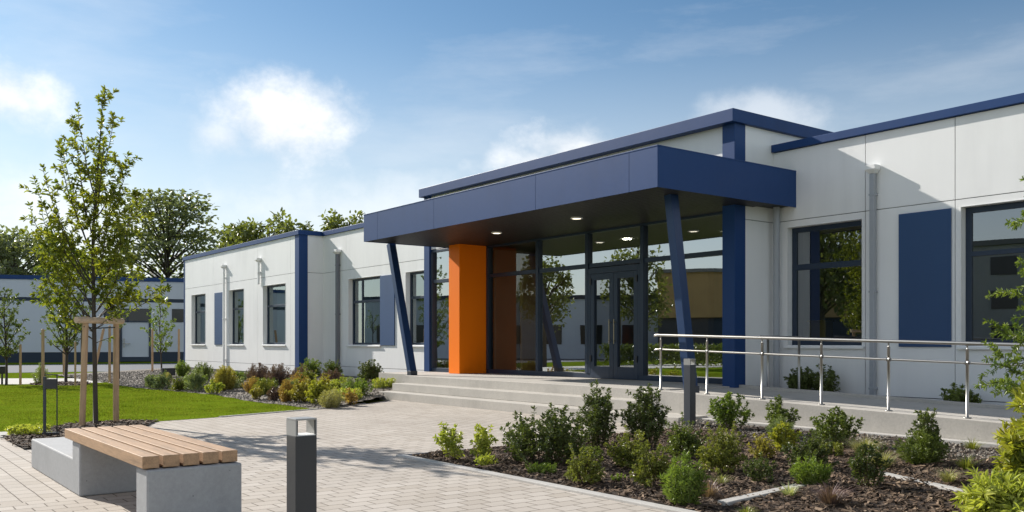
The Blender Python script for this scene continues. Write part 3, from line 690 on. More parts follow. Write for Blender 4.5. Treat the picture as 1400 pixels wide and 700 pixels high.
# ------------------------------------------------------------------ small stand with dark panel behind the bench
sg=thing('sign_stand',(-13.05,2.42,0),'thin dark metal stand holding a small blank panel behind the bench','sign stand')
ax=Vector((.42,.907,0)); base=Vector((-13.12,2.26,0))
p1=base; p2=base+ax*.15
MB().tube([p1,p1+Vector((0,0,.80))],.020,10).build('leg',M['darkgray'],sg)
MB().tube([p2,p2+Vector((0,0,.83))],.008,8).build('leg',M['black'],sg)
m=(p1+p2)/2
MB().beam(tuple(m+Vector((0,0,.64))),tuple(m+Vector((0,0,.77))),.15,.035,tuple(ax.cross(Vector((0,0,1))))).build('panel',M['black'],sg,bevel=.004)
MB().beam(tuple(m+Vector((0,0,.0))),tuple(m+Vector((0,0,.07))),.20,.06,tuple(ax.cross(Vector((0,0,1))))).build('foot',M['black'],sg)
MB().tube([p1+Vector((0,0,.825)),p2+Vector((0,0,.825))],.006,6).build('top_bar',M['black'],sg)

# ------------------------------------------------------------------ trees
FW=np.array([-.797,.604,0]); RT=np.array([.604,.797,0]); UP=np.array([0,0,1.])
def curve(a,b,bow,n=7):
    a=np.asarray(a,float); b=np.asarray(b,float); t=np.linspace(0,1,n)[:,None]
    return a+(b-a)*t+np.asarray(bow)*(4*t*(1-t))
def sprig(mb,pts,l,w,step,rng,start=.25,per=3,spread=.9):
    """leaves set round a twig, opening outward and upward"""
    P=np.asarray(pts); seg=np.linalg.norm(np.diff(P,axis=0),axis=1); Ltot=seg.sum(); s=np.concatenate([[0],np.cumsum(seg)])
    t=np.arange(start*Ltot,Ltot,step); 
    if len(t)==0: return
    t=np.repeat(t,per)+rng.normal(0,step*.3,len(t)*per); t=np.clip(t,0,Ltot)
    Q=np.stack([np.interp(t,s,P[:,i]) for i in range(3)],-1)
    T=(P[-1]-P[max(0,len(P)-3)]); T/=np.linalg.norm(T)+1e-9
    n=len(t); rd=rng.normal(0,1,(n,3)); rd-=(rd@T)[:,None]*T; rd/=np.linalg.norm(rd,axis=1,keepdims=True)+1e-9
    D=rd*spread+T*rng.uniform(.2,.9,n)[:,None]; 
    mb.leaves(Q,D,rng.normal(0,.5,(n,3))+UP,l*rng.uniform(.6,1.15,n),w*rng.uniform(.7,1.15,n))
    k=7; rd=rng.normal(0,1,(k,3)); mb.leaves(np.repeat(P[-1:],k,0),rd*.7+T*.8,rng.normal(0,.5,(k,3))+UP,l*.9,w*.9)

def tree_main():
    base=np.array([-14.56,3.19,0.]); rng=np.random.default_rng(3)
    t=thing('young_tree',tuple(base),'young leafy tree between timber posts behind the bench','tree')
    tr=MB(); cr=MB(); m=.0110
    def pt(px,py,dep=0): return base*np.array([1,1,0])+RT*((px-130)*m)+FW*dep+UP*(1.25+(468-py)*m)
    trunk=np.array([pt(131,583),pt(130,520),pt(128.5,440),pt(127.5,380),pt(127,320),pt(132,250),pt(137,190),pt(140,140)]); trunk[0,2]=-.05
    tr.tube(trunk,[.040,.034,.031,.027,.022,.016,.010,.004],10)
    def tk(py): 
        z=1.25+(468-py)*m; return np.array([np.interp(z,trunk[:,2],trunk[:,i]) for i in range(3)])
    tips=[(140,134,150),(90,158,330),(72,190,352),(113,150,270),(160,166,250),(172,212,300),(180,235,330),(188,258,350),(60,250,400),(38,280,440),(58,286,420),(206,300,400),(201,345,430),(190,372,440),(44,345,455),(50,395,465),(205,392,440),(112,230,340),(150,200,300),(98,205,350),(78,320,430),(165,300,390),(110,290,400),(150,330,420),(175,400,450),(95,370,440),(60,415,455),(185,320,410),(85,240,390),(160,260,360),(120,180,280),(140,370,430),(170,365,440)]
    for i,(px,py,po) in enumerate(tips):
        dep=rng.uniform(-.75,.75)*min(1,(440-py+160)/330+.2)
        if i==0: dep=0
        if py>375: dep=abs(dep)+.12
        a=tk(po); b_=pt(px,py,dep); L=np.linalg.norm(b_-a)
        out=(b_-a)*np.array([1,1,0]); br=curve(a,b_,-UP*L*.03+out*.10,9)+rng.normal(0,.006,(9,3)); br[0]=a
        r0=min(.013,.005+.005*L); tr.tube(br,np.linspace(r0,.0028,9),5,False)
        sprig(cr,br,.092,.035,.046,rng,.28,2)
        for j in range(int(4+L*4.0)):
            f=rng.uniform(.25,.93); q=br[int(f*8)]; T=(br[-1]-br[0])/L; rd=rng.normal(0,1,3); rd-=rd@T*T; rd/=np.linalg.norm(rd)
            e=q+(T*.55+rd*.75+UP*.15)*rng.uniform(.15,.36)*(1.1-.4*f)
            if e[2]<1.78 and (e-base)@FW<.12: continue
            tw=curve(q,e,UP*.01,4); tr.tube(tw,[.0035,.003,.0025,.002],4,False); sprig(cr,tw,.094,.037,.038,rng,.15,2)
    sprig(cr,trunk[4:],.092,.036,.035,rng,.1,3)
    # low twigs
    for a,b_ in (((128,455),(105,430)),((129,452),(160,430)),((129,470),(146,462)),((128,440),(150,412))):
        q0=tk(a[1]); q1=pt(b_[0],b_[1],rng.uniform(-.2,.2)); tr.tube(curve(q0,q1,UP*.01,5),np.linspace(.008,.003,5),5,False); sprig(cr,curve(q0,q1,0*UP,5),.08,.03,.05,rng,.6,2)
    tr.build('trunk',M['bark'],t,smooth=True); cr.build('crown',LM['tree'],t)
    return t
tree_main()
def young_tree(base,h,zc,rc,label,seed,leaf=.07,lw=.03,trunk_r=.022,nb=26,mat='tree2',name='young_tree',group=None,dens=1.,shape='oval'):
    base=np.asarray(base,float); rng=np.random.default_rng(seed)
    t=thing(name,tuple(base),label,'tree',group); tr=MB(); cr=MB()
    tz=np.linspace(0,h*.97,9); tp=np.column_stack([base[0]+.03*np.sin(tz*2+seed),base[1]+.03*np.cos(tz*1.7+seed),base[2]+tz]); tp[0,2]-=.05
    tr.tube(tp,np.linspace(trunk_r,.004,9),7)
    for i in range(nb):
        f=(i+.5)/nb; z=zc+(h-zc)*f
        az=i*2.4+rng.uniform(-.4,.4); prof=(math.sin(math.pi*min(1,.12+f*.88))**.7) if shape=='oval' else (1-f)**.8+.06
        rr=rc*prof*rng.uniform(.75,1.1)
        z0=max(zc*.75,z-rr*1.5); a=np.array([np.interp(base[2]+z0,tp[:,2],tp[:,k]) for k in range(3)])
        e=np.array([base[0]+rr*math.cos(az),base[1]+rr*math.sin(az),base[2]+z+rng.uniform(-.05,.1)])
        br=curve(a,e,UP*.0-(UP*.05*rr),6); tr.tube(br,np.linspace(.010*trunk_r/.022,.003,6),5,False); sprig(cr,br,leaf,lw,leaf*.62/dens,rng,.35,2)
        for j in range(int(4*dens+rr*6*dens)):
            q=br[rng.integers(2,6)]; d=rng.normal(0,1,3); d[2]=abs(d[2])*.7; e2=q+d/np.linalg.norm(d)*rng.uniform(.10,.30)*max(.5,rc)
            tw=curve(q,e2,UP*.01,4); sprig(cr,tw,leaf,lw,leaf*.6/dens,rng,.1,2)
    tr.build('trunk',M['bark'],t,smooth=True); cr.build('crown',LM[mat],t); return t
young_tree((-30.18,5.78,0),4.6,1.15,.95,'slim staked tree on the lawn, growing from a round mulch ring',11,.10,.045,.05,30,'tree2',dens=.85)
young_tree((-29.75,4.10,0),2.75,1.0,.62,'small bushy green tree at the left end of the lawn',12,.09,.04,.04,22,'mid',dens=1.)
young_tree((-36.0,10.25,0),2.95,1.05,.62,'small light green tree before the pale flat building, near the white wing corner',13,.10,.045,.035,20,'fresh',dens=.8)
young_tree((-29.41,6.1,0),2.9,2.2,.35,'thin dark-stemmed sapling just right of the mulch-ring tree',14,.07,.03,.045,8,'tree2',dens=.5)
young_tree((-32.04,7.79,0),2.4,1.9,.30,'thin sapling by the pale path, in line with the glazed door of the far building',15,.07,.03,.04,7,'tree2',dens=.5)
# stakes
def stake(x,y,h,r,label,lean=(0,0)):
    p=MB().tube([(x,y,-.05),(x+lean[0]*.5,y+lean[1]*.5,h*.5),(x+lean[0],y+lean[1],h)],[r,r,r*.97],12)
    p.lathe((x+lean[0],y+lean[1]),[(r*.97,h),(r*.6,h+.015)],12)
    return tag(p.build('tree_stake',M['stake'],smooth=False),label,'tree stake','timber stakes on the lawn')
stake(-29.0,4.95,1.62,.045,'thick tall stake left of the mulch-ring tree')
stake(-29.51,4.45,1.18,.035,'thin stake right of the small bushy tree at the lawn end')
stake(-37.9,7.2,1.45,.05,'thin stake seen just left of the mulch-ring tree trunk')
stake(-27.7,5.55,1.25,.028,'slender stake right of the mulch-ring tree trunk')
stake(-37.0,8.05,1.75,.05,'slightly tilted stake beyond the path, behind the left timber post',(.25,.30))
stake(-29.6,6.9,1.75,.04,'slender stake seen between the young tree trunk and the right timber post')
stake(-35.7,9.85,1.75,.04,'left one of the two stakes at the light green tree')
stake(-35.4,10.75,1.75,.04,'right one of the two stakes at the light green tree')
fr=thing('tree_support_frame',(-14.5,3.2,0),'timber frame of two round posts and a crossbar supporting the young tree','tree support')
a=np.array([-14.42,2.98,0]); b=np.array([-14.70,3.52,0])
m0=.0109
pa=[(a[0],a[1],-.05),(a[0]+.03,a[1]+.045,1.63)]; pb=[(b[0],b[1],-.05),(b[0]-.0,b[1]-.0,1.63)]
MB().tube(pa,.043,14).build('post',M['stake'],fr); MB().tube(pb,.043,14).build('post',M['stake'],fr)
pa1=np.array(pa[1]); pb1=np.array(pb[1]); dd=(pb1-pa1)/np.linalg.norm(pb1-pa1); off=-FW*.075
MB().tube([pa1-dd*.13+off-UP*.055,pb1+dd*.17+off-UP*.055],.047,14).build('crossbar',M['stakeh'],fr)
MB().tube([pa1*.5+pb1*.5+off*.5-UP*.15+RT*.0-dd*.3,np.array([-14.56,3.19,1.46]),pa1*.5+pb1*.5+off*.5-UP*.15+dd*.3],.010,6).build('tie',M['black'],fr)

# dark boxes on stems at the far planting
def box_sign(x,y,w,h,z,label):
    t=thing('utility_box',(x,y,0),label,'utility box')
    MB().box(x-.07,x+.07,y-w/2,y+w/2,z,z+h).build('body',M['black'],t,bevel=.01)
    MB().box(x-.03,x+.03,y-w*.3,y-w*.3+.05,0,z).box(x-.03,x+.03,y+w*.3-.05,y+w*.3,0,z).build('leg',M['black'],t)
    MB().box(x-.08,x+.08,y-w/2-.01,y+w/2+.01,z+h+.001,z+h+.02).build('lid',M['darkgray'],t)
box_sign(-30.4,4.0,.42,.20,.32,'low black box on legs at the left end of the lawn')
box_sign(-30.6,8.95,.42,.22,.16,'low dark brown box among shrubs below the light green tree')

# ------------------------------------------------------------------ shrubs
def shrub(kind,mat,x,y,w,h,label,seed,z=None,cat='shrub',name=None,group=None,leaf=.03,dens=1.):
    rng=np.random.default_rng(seed); z=.06 if z is None else z
    nm=name or {'sprig':'shrub','round':'shrub','fine':'shrub','grass':'grass_clump','mat':'ground_cover_plant','fern':'shrub'}[kind]
    t=thing(nm,(x,y,z),label,cat,group); st=MB(); fo=MB(); c=np.array([x,y,z]); r=w/2
    if kind=='sprig':
        leaf*=1.22; ns=max(6,int(19*dens*(w/.45)))
        for i in range(ns):
            az=rng.uniform(0,6.283); q=math.sqrt(rng.random()); lean=q*r
            b0=c+np.array([math.cos(az),math.sin(az),0])*lean*.35; hh=h*(1.02-.45*q**2)*rng.uniform(.72,1.05)
            e=c+np.array([math.cos(az),math.sin(az),0])*lean*rng.uniform(.8,1.05)+UP*hh
            pts=curve(b0-UP*.03,e,np.array([math.cos(az),math.sin(az),0])*lean*.08+rng.normal(0,.008,3),7)
            st.tube(pts,np.linspace(.0045,.0016,7),4,False); sprig(fo,pts,leaf*1.1,leaf*.46,leaf*.60,rng,.12 if rng.random()<.5 else .4,3,.9)
            for j in range(3):
                p=pts[rng.integers(2,6)]; d=rng.normal(0,1,3); d[2]=abs(d[2])+.6; d/=np.linalg.norm(d)
                tw=curve(p,p+d*rng.uniform(.06,.14)*min(1.3,h/.4),UP*0,4); st.tube(tw,.0016,3,False); sprig(fo,tw,leaf*1.05,leaf*.46,leaf*.6,rng,.1,3,.9)
    elif kind=='round':
        n=int(74*dens*(w/.35)**1.5); leaf*=1.2
        for i in range(n):
            az=rng.uniform(0,6.283); el=math.asin(rng.random()**.8); q=rng.uniform(.35,1.)**.45*rng.choice([.8,.95,1.05,1.22])*rng.uniform(.9,1.1)
            d=np.array([math.cos(az)*math.cos(el)*r,math.sin(az)*math.cos(el)*r,(.12+.88*math.sin(el))*h])*q
            a0=c+d*.55*np.array([.8,.8,1]); e=c+d
            pts=curve(a0,e,rng.normal(0,.01,3),4); st.tube(pts,np.linspace(.003,.0012,4),3,False); sprig(fo,pts,leaf,leaf*.5,leaf*.52,rng,.15,3,.9)
        for i in range(7):
            az=rng.uniform(0,6.283); st.tube(curve(c-UP*.04,c+np.array([math.cos(az)*r*.5,math.sin(az)*r*.5,h*.6]),UP*.01,5),np.linspace(.006,.003,5),4,False)
    elif kind=='fine':
        leaf*=1.15; ns=int(52*dens*(w/.3))
        for i in range(ns):
            az=rng.uniform(0,6.283); q=math.sqrt(rng.random()); o=np.array([math.cos(az),math.sin(az),0])
            pts=curve(c+o*q*r*.35-UP*.02,c+o*q*r*rng.uniform(.8,1.1)+UP*h*(1.03-.5*q*q)*rng.uniform(.65,1.05),o*.01,6)
            st.tube(pts,.0014,3,False); sprig(fo,pts,leaf*1.15,leaf*.20,leaf*.36,rng,.1,3,.6)
    elif kind=='grass':
        n=int(170*dens*(w/.3)); az=rng.uniform(0,6.283,n); q=rng.random(n)**.6
        P=np.column_stack([x+np.cos(az)*q*r*.18,y+np.sin(az)*q*r*.18,np.full(n,z-.01)])
        D=np.column_stack([np.cos(az)*q*.95,np.sin(az)*q*.95,np.full(n,1.)])
        fo.blades(P,D,np.minimum(h*1.15,math.hypot(h,r)*.95)*rng.uniform(.5,1.05,n),.0062 if dens<2 else .004,.42)
        st.tube([(x,y,z-.03),(x,y,z+.02)],.012,5)
    elif kind=='mat':
        n=int(60*dens*(w/.3))
        for i in range(n):
            az=rng.uniform(0,6.283); q=math.sqrt(rng.random())*r; b0=c+np.array([math.cos(az)*q,math.sin(az)*q,-.01])
            pts=curve(b0,b0+np.append(rng.normal(0,.02,2),h*rng.uniform(.6,1.1)),UP*0,4); sprig(fo,pts,leaf,leaf*.45,leaf*.5,rng,.1,3,.9)
            st.tube(pts,.0014,3,False)
    elif kind=='fern':
        ns=int(30*dens*(w/.5))
        for i in range(ns):
            az=rng.uniform(0,6.283); q=math.sqrt(rng.random()); o=np.array([math.cos(az),math.sin(az),0]); top=h*(1.0-.55*q*q)*rng.uniform(.35,1.05)
            pts=curve(c+o*q*r*.3-UP*.03,c+o*q*r*rng.uniform(.85,1.15)+UP*top,UP*h*.10,8); st.tube(pts,np.linspace(.006,.002,8),4,False)
            sprig(fo,pts,leaf*1.9,leaf*.52,leaf*.62,rng,.3,3,1.15)
            for j in range(5):
                p=pts[rng.integers(3,8)]; d=rng.normal(0,1,3)+o*.6; d/=np.linalg.norm(d); tw=curve(p,p+d*rng.uniform(.08,.17),UP*.02,4); st.tube(tw,.0018,3,False); sprig(fo,tw,leaf*1.9,leaf*.5,leaf*.6,rng,.1,3,1.1)
    st.build('stems',M['stem'],t); fo.build('foliage',LM[mat],t)
    return t
GR='shrubs in the bark-mulched bed'
def rb(x,y): return float(bedz(np.array(x),np.array(y)))-.005
right=[
 ('sprig','lime',-7.97,5.22,.27,.33,'yellow-green sprig plant at the pointed corner of the mulch bed',dict(leaf=.04,dens=.7)),
 ('sprig','lime',-7.73,5.46,.27,.33,'yellow-green sprig plant second from the pointed bed corner',dict(leaf=.04,dens=.7)),
 ('mat','lime',-7.45,5.32,.16,.10,'tiny yellow-green sprout between the pale sprig plants and the big dark shrub',dict(leaf=.035,dens=.5)),
 ('sprig','dark',-6.97,5.72,.74,.58,'broadest dark green shrub, spreading along the front kerb of the bed',dict(leaf=.035,dens=1.25)),
 ('sprig','mid',-7.42,5.75,.36,.36,'mid green shrub squeezed between pale sprig plants and broadest dark shrub',dict(leaf=.033)),
 ('sprig','dark',-7.72,7.10,.46,.68,'tall loose dark shrub before the steps, left of a twin',dict(leaf=.036,dens=1.3)),
 ('sprig','dark',-7.30,7.45,.44,.70,'tall loose dark shrub before the steps, right of its twin',dict(leaf=.036,dens=1.3)),
 ('mat','fresh',-6.62,5.36,.25,.07,'flat bright green ground plant at the front kerb, under the broadest shrub',dict(leaf=.022,dens=1.2)),
 ('round','olive',-5.89,5.25,.31,.29,'ball-shaped olive shrub near the front kerb, first right of the broadest shrub',dict(leaf=.027)),
 ('round','olive',-6.27,6.18,.34,.34,'rounded olive shrub behind and between the two front olive balls',dict(leaf=.027)),
 ('round','olive',-5.39,5.58,.33,.36,'ball-shaped olive shrub near the front kerb, left of the feathery green one',dict(leaf=.027)),
 ('round','mid',-6.38,7.10,.40,.37,'rounded green shrub in front of the charcoal bollard',dict(leaf=.026)),
 ('fine','fresh',-4.69,5.20,.28,.34,'feathery bright green ball with needle leaves at the front edging stone',dict(leaf=.04)),
 ('round','olive',-5.52,6.65,.40,.40,'bronze-green rounded shrub in the middle of the bed',dict(leaf=.027)),
 ('round','gold',-5.75,7.55,.22,.22,'small golden shrub tucked against the bronze-green one',dict(leaf=.027)),
 ('sprig','fresh',-7.87,9.66,.46,.45,'two-headed green shrub by the ramp wall beside the bollard',dict(leaf=.04)),
 ('sprig','mid',-7.04,9.54,.42,.41,'bushy green shrub at the ramp wall, second from the bollard',dict(leaf=.037)),
 ('sprig','yellow',-6.0,8.25,.26,.27,'bright yellow-leaved plant in the middle of the mulch bed',dict(leaf=.045,dens=.8)),
 ('sprig','dark',-4.92,6.46,.28,.22,'low dark green shrub just behind the dull pinkish grass',dict(leaf=.024)),
 ('round','dark',-5.12,7.42,.40,.33,'large dark green dome in front of the bright yellow plant',dict(leaf=.026)),
 ('sprig','mid',-5.95,9.10,.46,.40,'spreading green shrub with upright sprigs at the ramp wall, behind the dark dome',dict(leaf=.04,dens=.85)),
 ('fine','fresh',-4.56,6.62,.30,.20,'low fresh green shrub at the corner of the inner edging',dict(leaf=.035)),
 ('grass','pink',-4.80,5.62,.27,.19,'dull pinkish grass clump in front of a low dark shrub',{}),
 ('grass','purple',-3.96,6.00,.32,.20,'dark purple grass clump right of the inner edging stone',dict(dens=1.4)),
 ('grass','pale',-4.40,6.10,.18,.15,'small pale grass clump at the end of the front edging stone',{}),
 ('grass','olive',-4.12,5.22,.22,.09,'low green grass tuft at the very front of the bed',{}),
 ('grass','straw',-5.27,8.60,.55,.24,'broad wispy straw-coloured grass behind the dark shrubs',dict(dens=1.2)),
 ('grass','straw',-4.75,8.05,.40,.24,'wispy straw grass right behind the dark upright shrub',dict(dens=1.1)),
 ('sprig','dark',-4.22,6.95,.29,.33,'dark upright shrub beside the end of the long edging stone',dict(leaf=.03)),
 ('sprig','dark',-4.60,8.62,.30,.47,'tall narrow dark shrub with candle-like sprigs near the ramp wall',dict(leaf=.032,dens=1.1)),
 ('fine','mid',-4.57,8.45,.42,.27,'feathery green shrub round the foot of the candle-like one',dict(leaf=.04)),
 ('grass','straw',-3.87,7.58,.24,.16,'small straw grass tuft behind the long edging stone',{}),
 ('grass','olive',-4.80,9.92,.32,.17,'thin green grass at the foot of the ramp wall',dict(dens=.6)),
 ('grass','olive',-4.15,8.45,.28,.17,'short olive grass between the candle-like shrub and the yellow bush',dict(dens=.8)),
 ('mat','olive',-5.95,6.02,.14,.06,'tiny green seedling on the mulch between the olive balls',dict(leaf=.022,dens=.5)),
 ('mat','fresh',-5.75,5.55,.12,.05,'tiny fresh seedling beside the front olive ball',dict(leaf=.02,dens=.5)),
 ('mat','mid',-7.05,6.35,.26,.10,'low green ground plant behind the broadest dark shrub',dict(leaf=.026)),
 ('grass','straw',-6.55,7.85,.26,.17,'dry grass tuft between the twin dark shrubs and the charcoal bollard',dict(dens=.7)),
 ('mat','olive',-5.55,8.35,.28,.12,'low olive ground plant beside the bright yellow plant',dict(leaf=.026)),
 ('fine','grey',-6.75,9.2,.26,.24,'small grey-green feathery plant in the gravel by the ramp wall',dict(leaf=.035)),
 ('grass','olive',-5.05,6.05,.20,.13,'small olive grass tuft beside the dull pinkish grass',dict(dens=.7)),
 ('mat','fresh',-6.9,6.85,.20,.09,'low fresh green sprout under the twin dark shrubs',dict(leaf=.028,dens=.7)),
 ('grass','straw',-3.35,7.95,.30,.20,'dry grass tuft leaning against the large yellow bush',dict(dens=.8)),
 ('grass','straw',-6.9,8.3,.34,.18,'pale dry grass tuft before the bushy green shrub at the wall',dict(dens=.7)),
]
for i,(kd,mt,x,y,w,h,lb,kw) in enumerate(right):
    w*=1.16; h*=1.08
    shrub(kd,mt,x,y,w,h,lb,100+i,rb(x,y),cat='grass' if kd=='grass' else 'shrub',group=GR,**kw)
# yellow bush and tall shrub at the right edge
shrub('fern','yellow',-2.93,7.14,.66,1.0,'large yellow-leaved bush at the right end of the bed',201,.04,leaf=.055,dens=1.25)
shrub('fern','lime',-2.97,6.60,.38,.25,'low lime-yellow plant in front of the large yellow bush',202,.03,leaf=.05,dens=.8)
def edge_tree():
    rng=np.random.default_rng(77); base=np.array([-3.08,8.60,.06])
    t=thing('conifer',tuple(base),'tall green shrub with feathery side branches at the right edge','shrub'); tr=MB(); cr=MB()
    H=3.05; tr.tube([base-UP*.05,base+UP*1.3,base+UP*H],[.035,.024,.006],8)
    for i in range(84):
        z=.35+(H-.4)*(i/83); az=i*2.399; L=(.78*(1-z/H)**.55+.14)*rng.uniform(.75,1.1)
        o=np.array([math.cos(az),math.sin(az),0]); a=base+UP*z; e=a+o*L+UP*L*rng.uniform(.05,.4)
        br=curve(a,e,-UP*.04*L,7); tr.tube(br,np.linspace(.009,.002,7),5,False); sprig(cr,br,.055,.017,.024,rng,.25,3,.8)
        for j in range(int(5+L*10)):
            q=br[rng.integers(2,7)]; d=rng.normal(0,.6,3)+o*.7+UP*.25; d/=np.linalg.norm(d); tw=curve(q,q+d*rng.uniform(.10,.22),UP*.01,4)
            tr.tube(tw,.002,3,False); sprig(cr,tw,.052,.016,.022,rng,.1,3,.8)
    tr.build('trunk',M['bark'],t); cr.build('crown',leafmat('edge_leaf',[(.04,.075,.018),(.08,.125,.025),(.17,.20,.04)],.3),t)
edge_tree()
GW='shrubs between ramp and wall'
shrub('sprig','dark',-9.0,12.88,.62,.46,'dark green shrub against the wall under the window right of the entrance',211,.34,group=GW,leaf=.045,dens=1.2)
shrub('sprig','dark',-8.62,12.95,.40,.52,'taller dark shrub beside the dark wall shrub under the window',213,.33,group=GW,leaf=.045,dens=.9)
shrub('sprig','mid',-6.45,12.85,.60,.38,'green shrub against the wall below the rightmost window',212,.26,group=GW,leaf=.045,dens=.8)
GL='shrubs in the gravel strip before the white wing'
leftp=[
 ('round','grey',-25.24,7.0,.36,.33,'grey-green ball farthest left in the gravel strip',{}),
 ('round','grey',-24.62,7.05,.36,.40,'second grey-green ball from the left, in the front row',{}),
 ('round','olive',-23.50,7.15,.32,.34,'olive ball third from the left, in the front row',{}),
 ('round','grey',-22.92,7.35,.44,.53,'large grey-green bush fourth from the left, in the front row',{}),
 ('fine','fresh',-30.6,9.4,.46,.50,'fresh green shrub at the corner of the white wing',{}),
 ('fine','mid',-27.34,9.03,.55,.50,'dark grey-green shrub under the first wing window',{}),
 ('sprig','lime',-21.64,7.42,.38,.30,'low yellow-green shrub in front of the tall golden one',{}),
 ('fine','gold',-22.40,7.95,.50,.62,'tall golden shrub in front of the white downpipe',dict(dens=1.1)),
 ('round','mid',-24.45,8.96,.32,.27,'small green shrub alone by the wall between golden and purple shrubs',{}),
 ('fine','purple',-24.14,9.5,.58,.52,'grey-purple shrub at the wall, under the third wing window',{}),
 ('fine','purple',-22.97,9.6,.64,.52,'brown-purple shrub at the wall, left of the blue corner',{}),
 ('fine','purple',-22.2,9.9,.50,.50,'brown-purple shrub directly at the blue corner trim',{}),
 ('sprig','gold',-18.85,7.42,.30,.31,'small golden shrub at the lawn tip, left of the dark green one',{}),
 ('round','purple',-18.30,7.55,.28,.24,'low dark brown shrub at the lawn tip between golden ones',{}),
 ('fine','rust',-17.69,7.55,.30,.42,'narrow russet shrub left of the two big golden ones',{}),
 ('round','gold',-17.29,7.68,.42,.48,'rounded golden shrub, left one of the front pair',{}),
 ('round','yellow',-16.55,7.75,.42,.49,'rounded yellow shrub, right one of the front pair',{}),
 ('fine','cream',-15.75,7.62,.38,.32,'pale straw-yellow shrub at the tip of the gravel strip',{}),
 ('round','rust',-16.1,8.2,.26,.24,'small russet shrub just behind the pale straw-yellow one',{}),
 ('round','fresh',-25.4,11.6,.62,.50,'bright green bush at the inner corner of the walls',{}),
 ('round','mid',-24.2,11.75,.46,.48,'green bush against the wall by the grey downpipe',{}),
 ('round','rust',-20.2,8.9,.42,.40,'russet bush behind the front golden pair',{}),
 ('round','gold',-19.27,9.15,.36,.34,'golden bush in the middle row, near the steps side',{}),
 ('sprig','lime',-18.75,9.25,.42,.34,'lime shrub in the middle row, left of the grey-green one',{}),
 ('fine','grey',-18.05,9.2,.34,.33,'pale grey-green shrub in the middle row beside the lime shrub',{}),
 ('sprig','fresh',-17.55,9.15,.50,.38,'spreading fresh green shrub closest to the step ends',{}),
 ('round','dark',-21.0,11.3,.60,.52,'dark green bush at the wall beside the landing end',{}),
 ('mat','lime',-19.0,10.55,.40,.20,'low yellow-green plant at the side of the upper steps',{}),
 ('round','olive',-21.2,9.6,.44,.40,'olive bush in the middle row, below the grey downpipe',{}),
 ('fine','cream',-26.2,7.6,.34,.36,'pale flowering plant at the far left end of the gravel strip',{}),
 ('mat','olive',-24.1,7.6,.50,.20,'low olive ground plant between the olive ball and the second grey-green ball',{}),
 ('mat','fresh',-25.9,8.3,.60,.22,'low fresh green ground plant behind the leftmost grey-green ball',{}),
 ('mat','grey',-23.2,8.3,.60,.24,'low grey-green ground plant behind the large grey-green bush',{}),
 ('fine','rust',-20.9,8.1,.44,.34,'low russet plant between tall golden and small golden shrubs',{}),
 ('mat','mid',-21.6,8.6,.60,.26,'low green ground plant beside the tall golden shrub',{}),
 ('fine','olive',-20.0,8.0,.46,.36,'feathery olive plant just left of the small golden shrub',{}),
 ('mat','lime',-17.0,8.6,.50,.20,'low lime ground plant behind the front golden pair',{}),
 ('mat','olive',-18.4,8.5,.60,.24,'low olive ground plant in the middle row before the lime shrub',{}),
 ('fine','grey',-19.4,8.4,.40,.34,'feathery grey-green plant behind the small golden shrub',{}),
 ('fine','purple',-21.9,10.6,.50,.36,'low purple-brown plant by the blue corner, behind the olive bush',{}),
 ('mat','fresh',-26.2,9.6,.70,.24,'low fresh ground plant by the wall under the second wing window',{}),
 ('fine','grey',-26.9,7.4,.34,.30,'pale low plant behind the first grey-green balls',{}),
]
for i,(kd,mt,x,y,w,h,lb,kw) in enumerate(leftp):
    kw=dict(kw); kw.setdefault('leaf',.042); kw.setdefault('dens',.7); w*=1.25; h*=1.06
    shrub(kd,mt,x,y,w,h,lb,300+i,float(gbz(np.array(x),np.array(y)))-.005,group=GL,**kw)
shrub('mat','lime',-13.55,2.15,.50,.10,'low lime-green plants in the mulch beside the dark metal stand',401,.02,leaf=.05,dens=.8)
shrub('fine','grey',-29.9,5.05,.50,.60,'wispy grey-green plant on the lawn edge left of the mulch-ring tree',402,.0,leaf=.05,dens=.5)

# ------------------------------------------------------------------ buildings and trees beyond
def frame_at(p0,dx,dy):
    def f(u,v,z): return (p0[0]+dx[0]*u+dy[0]*v,p0[1]+dx[1]*u+dy[1]*v,z)
    return f
def fbox(mb,f,u0,u1,v0,v1,z0,z1):
    v=[f(u,v_,z) for z in (z0,z1) for (u,v_) in ((u0,v0),(u1,v0),(u1,v1),(u0,v1))]
    return mb.add(v,[[(0,3,2,1),(4,5,6,7),(0,1,5,4),(1,2,6,5),(2,3,7,6),(3,0,4,7)]])
f=frame_at((-62.55,13.49),(.3354,.9421),(-.9421,.3354))
nb=thing('flat_roof_building',(-62.5,13.5,0),'pale grey flat-roofed building with navy roof edge behind the lawn','building')
wl=MB()
for a,b in ((-26,-12.6),(-12.58,-5.6),(-5.58,.72),(3.56,4.83),(5.63,12),(12.02,24)): fbox(wl,f,a,b,0,.3,.62,3.86)
fbox(wl,f,.721,3.559,0,.3,3.45,3.86); fbox(wl,f,4.831,5.629,0,.3,3.45,3.86); fbox(wl,f,4.831,5.629,0,.3,.62,2.56)
fbox(wl,f,.721,1.60,0,.3,.62,2.56)
wl.build('wall',M['facade_grey'],nb)
fbox(MB(),f,-26,24,0,.3,4.10,5.22).build('wall',M['facade_grey'],nb)
MBx=fbox(MB(),f,-26.1,24.1,-.06,.3,5.221,5.48); MBx.build('roof_trim',M['blue'],nb)
fbox(MB(),f,-26,24,.02,.28,3.861,4.099).build('band',M['far_navy'],nb)
fbox(MB(),f,-26,1.59,.03,.3,-.1,.615).build('plinth',M['far_navy'],nb); fbox(MB(),f,3.6,24,.03,.3,-.1,.615).build('plinth',M['far_navy'],nb)
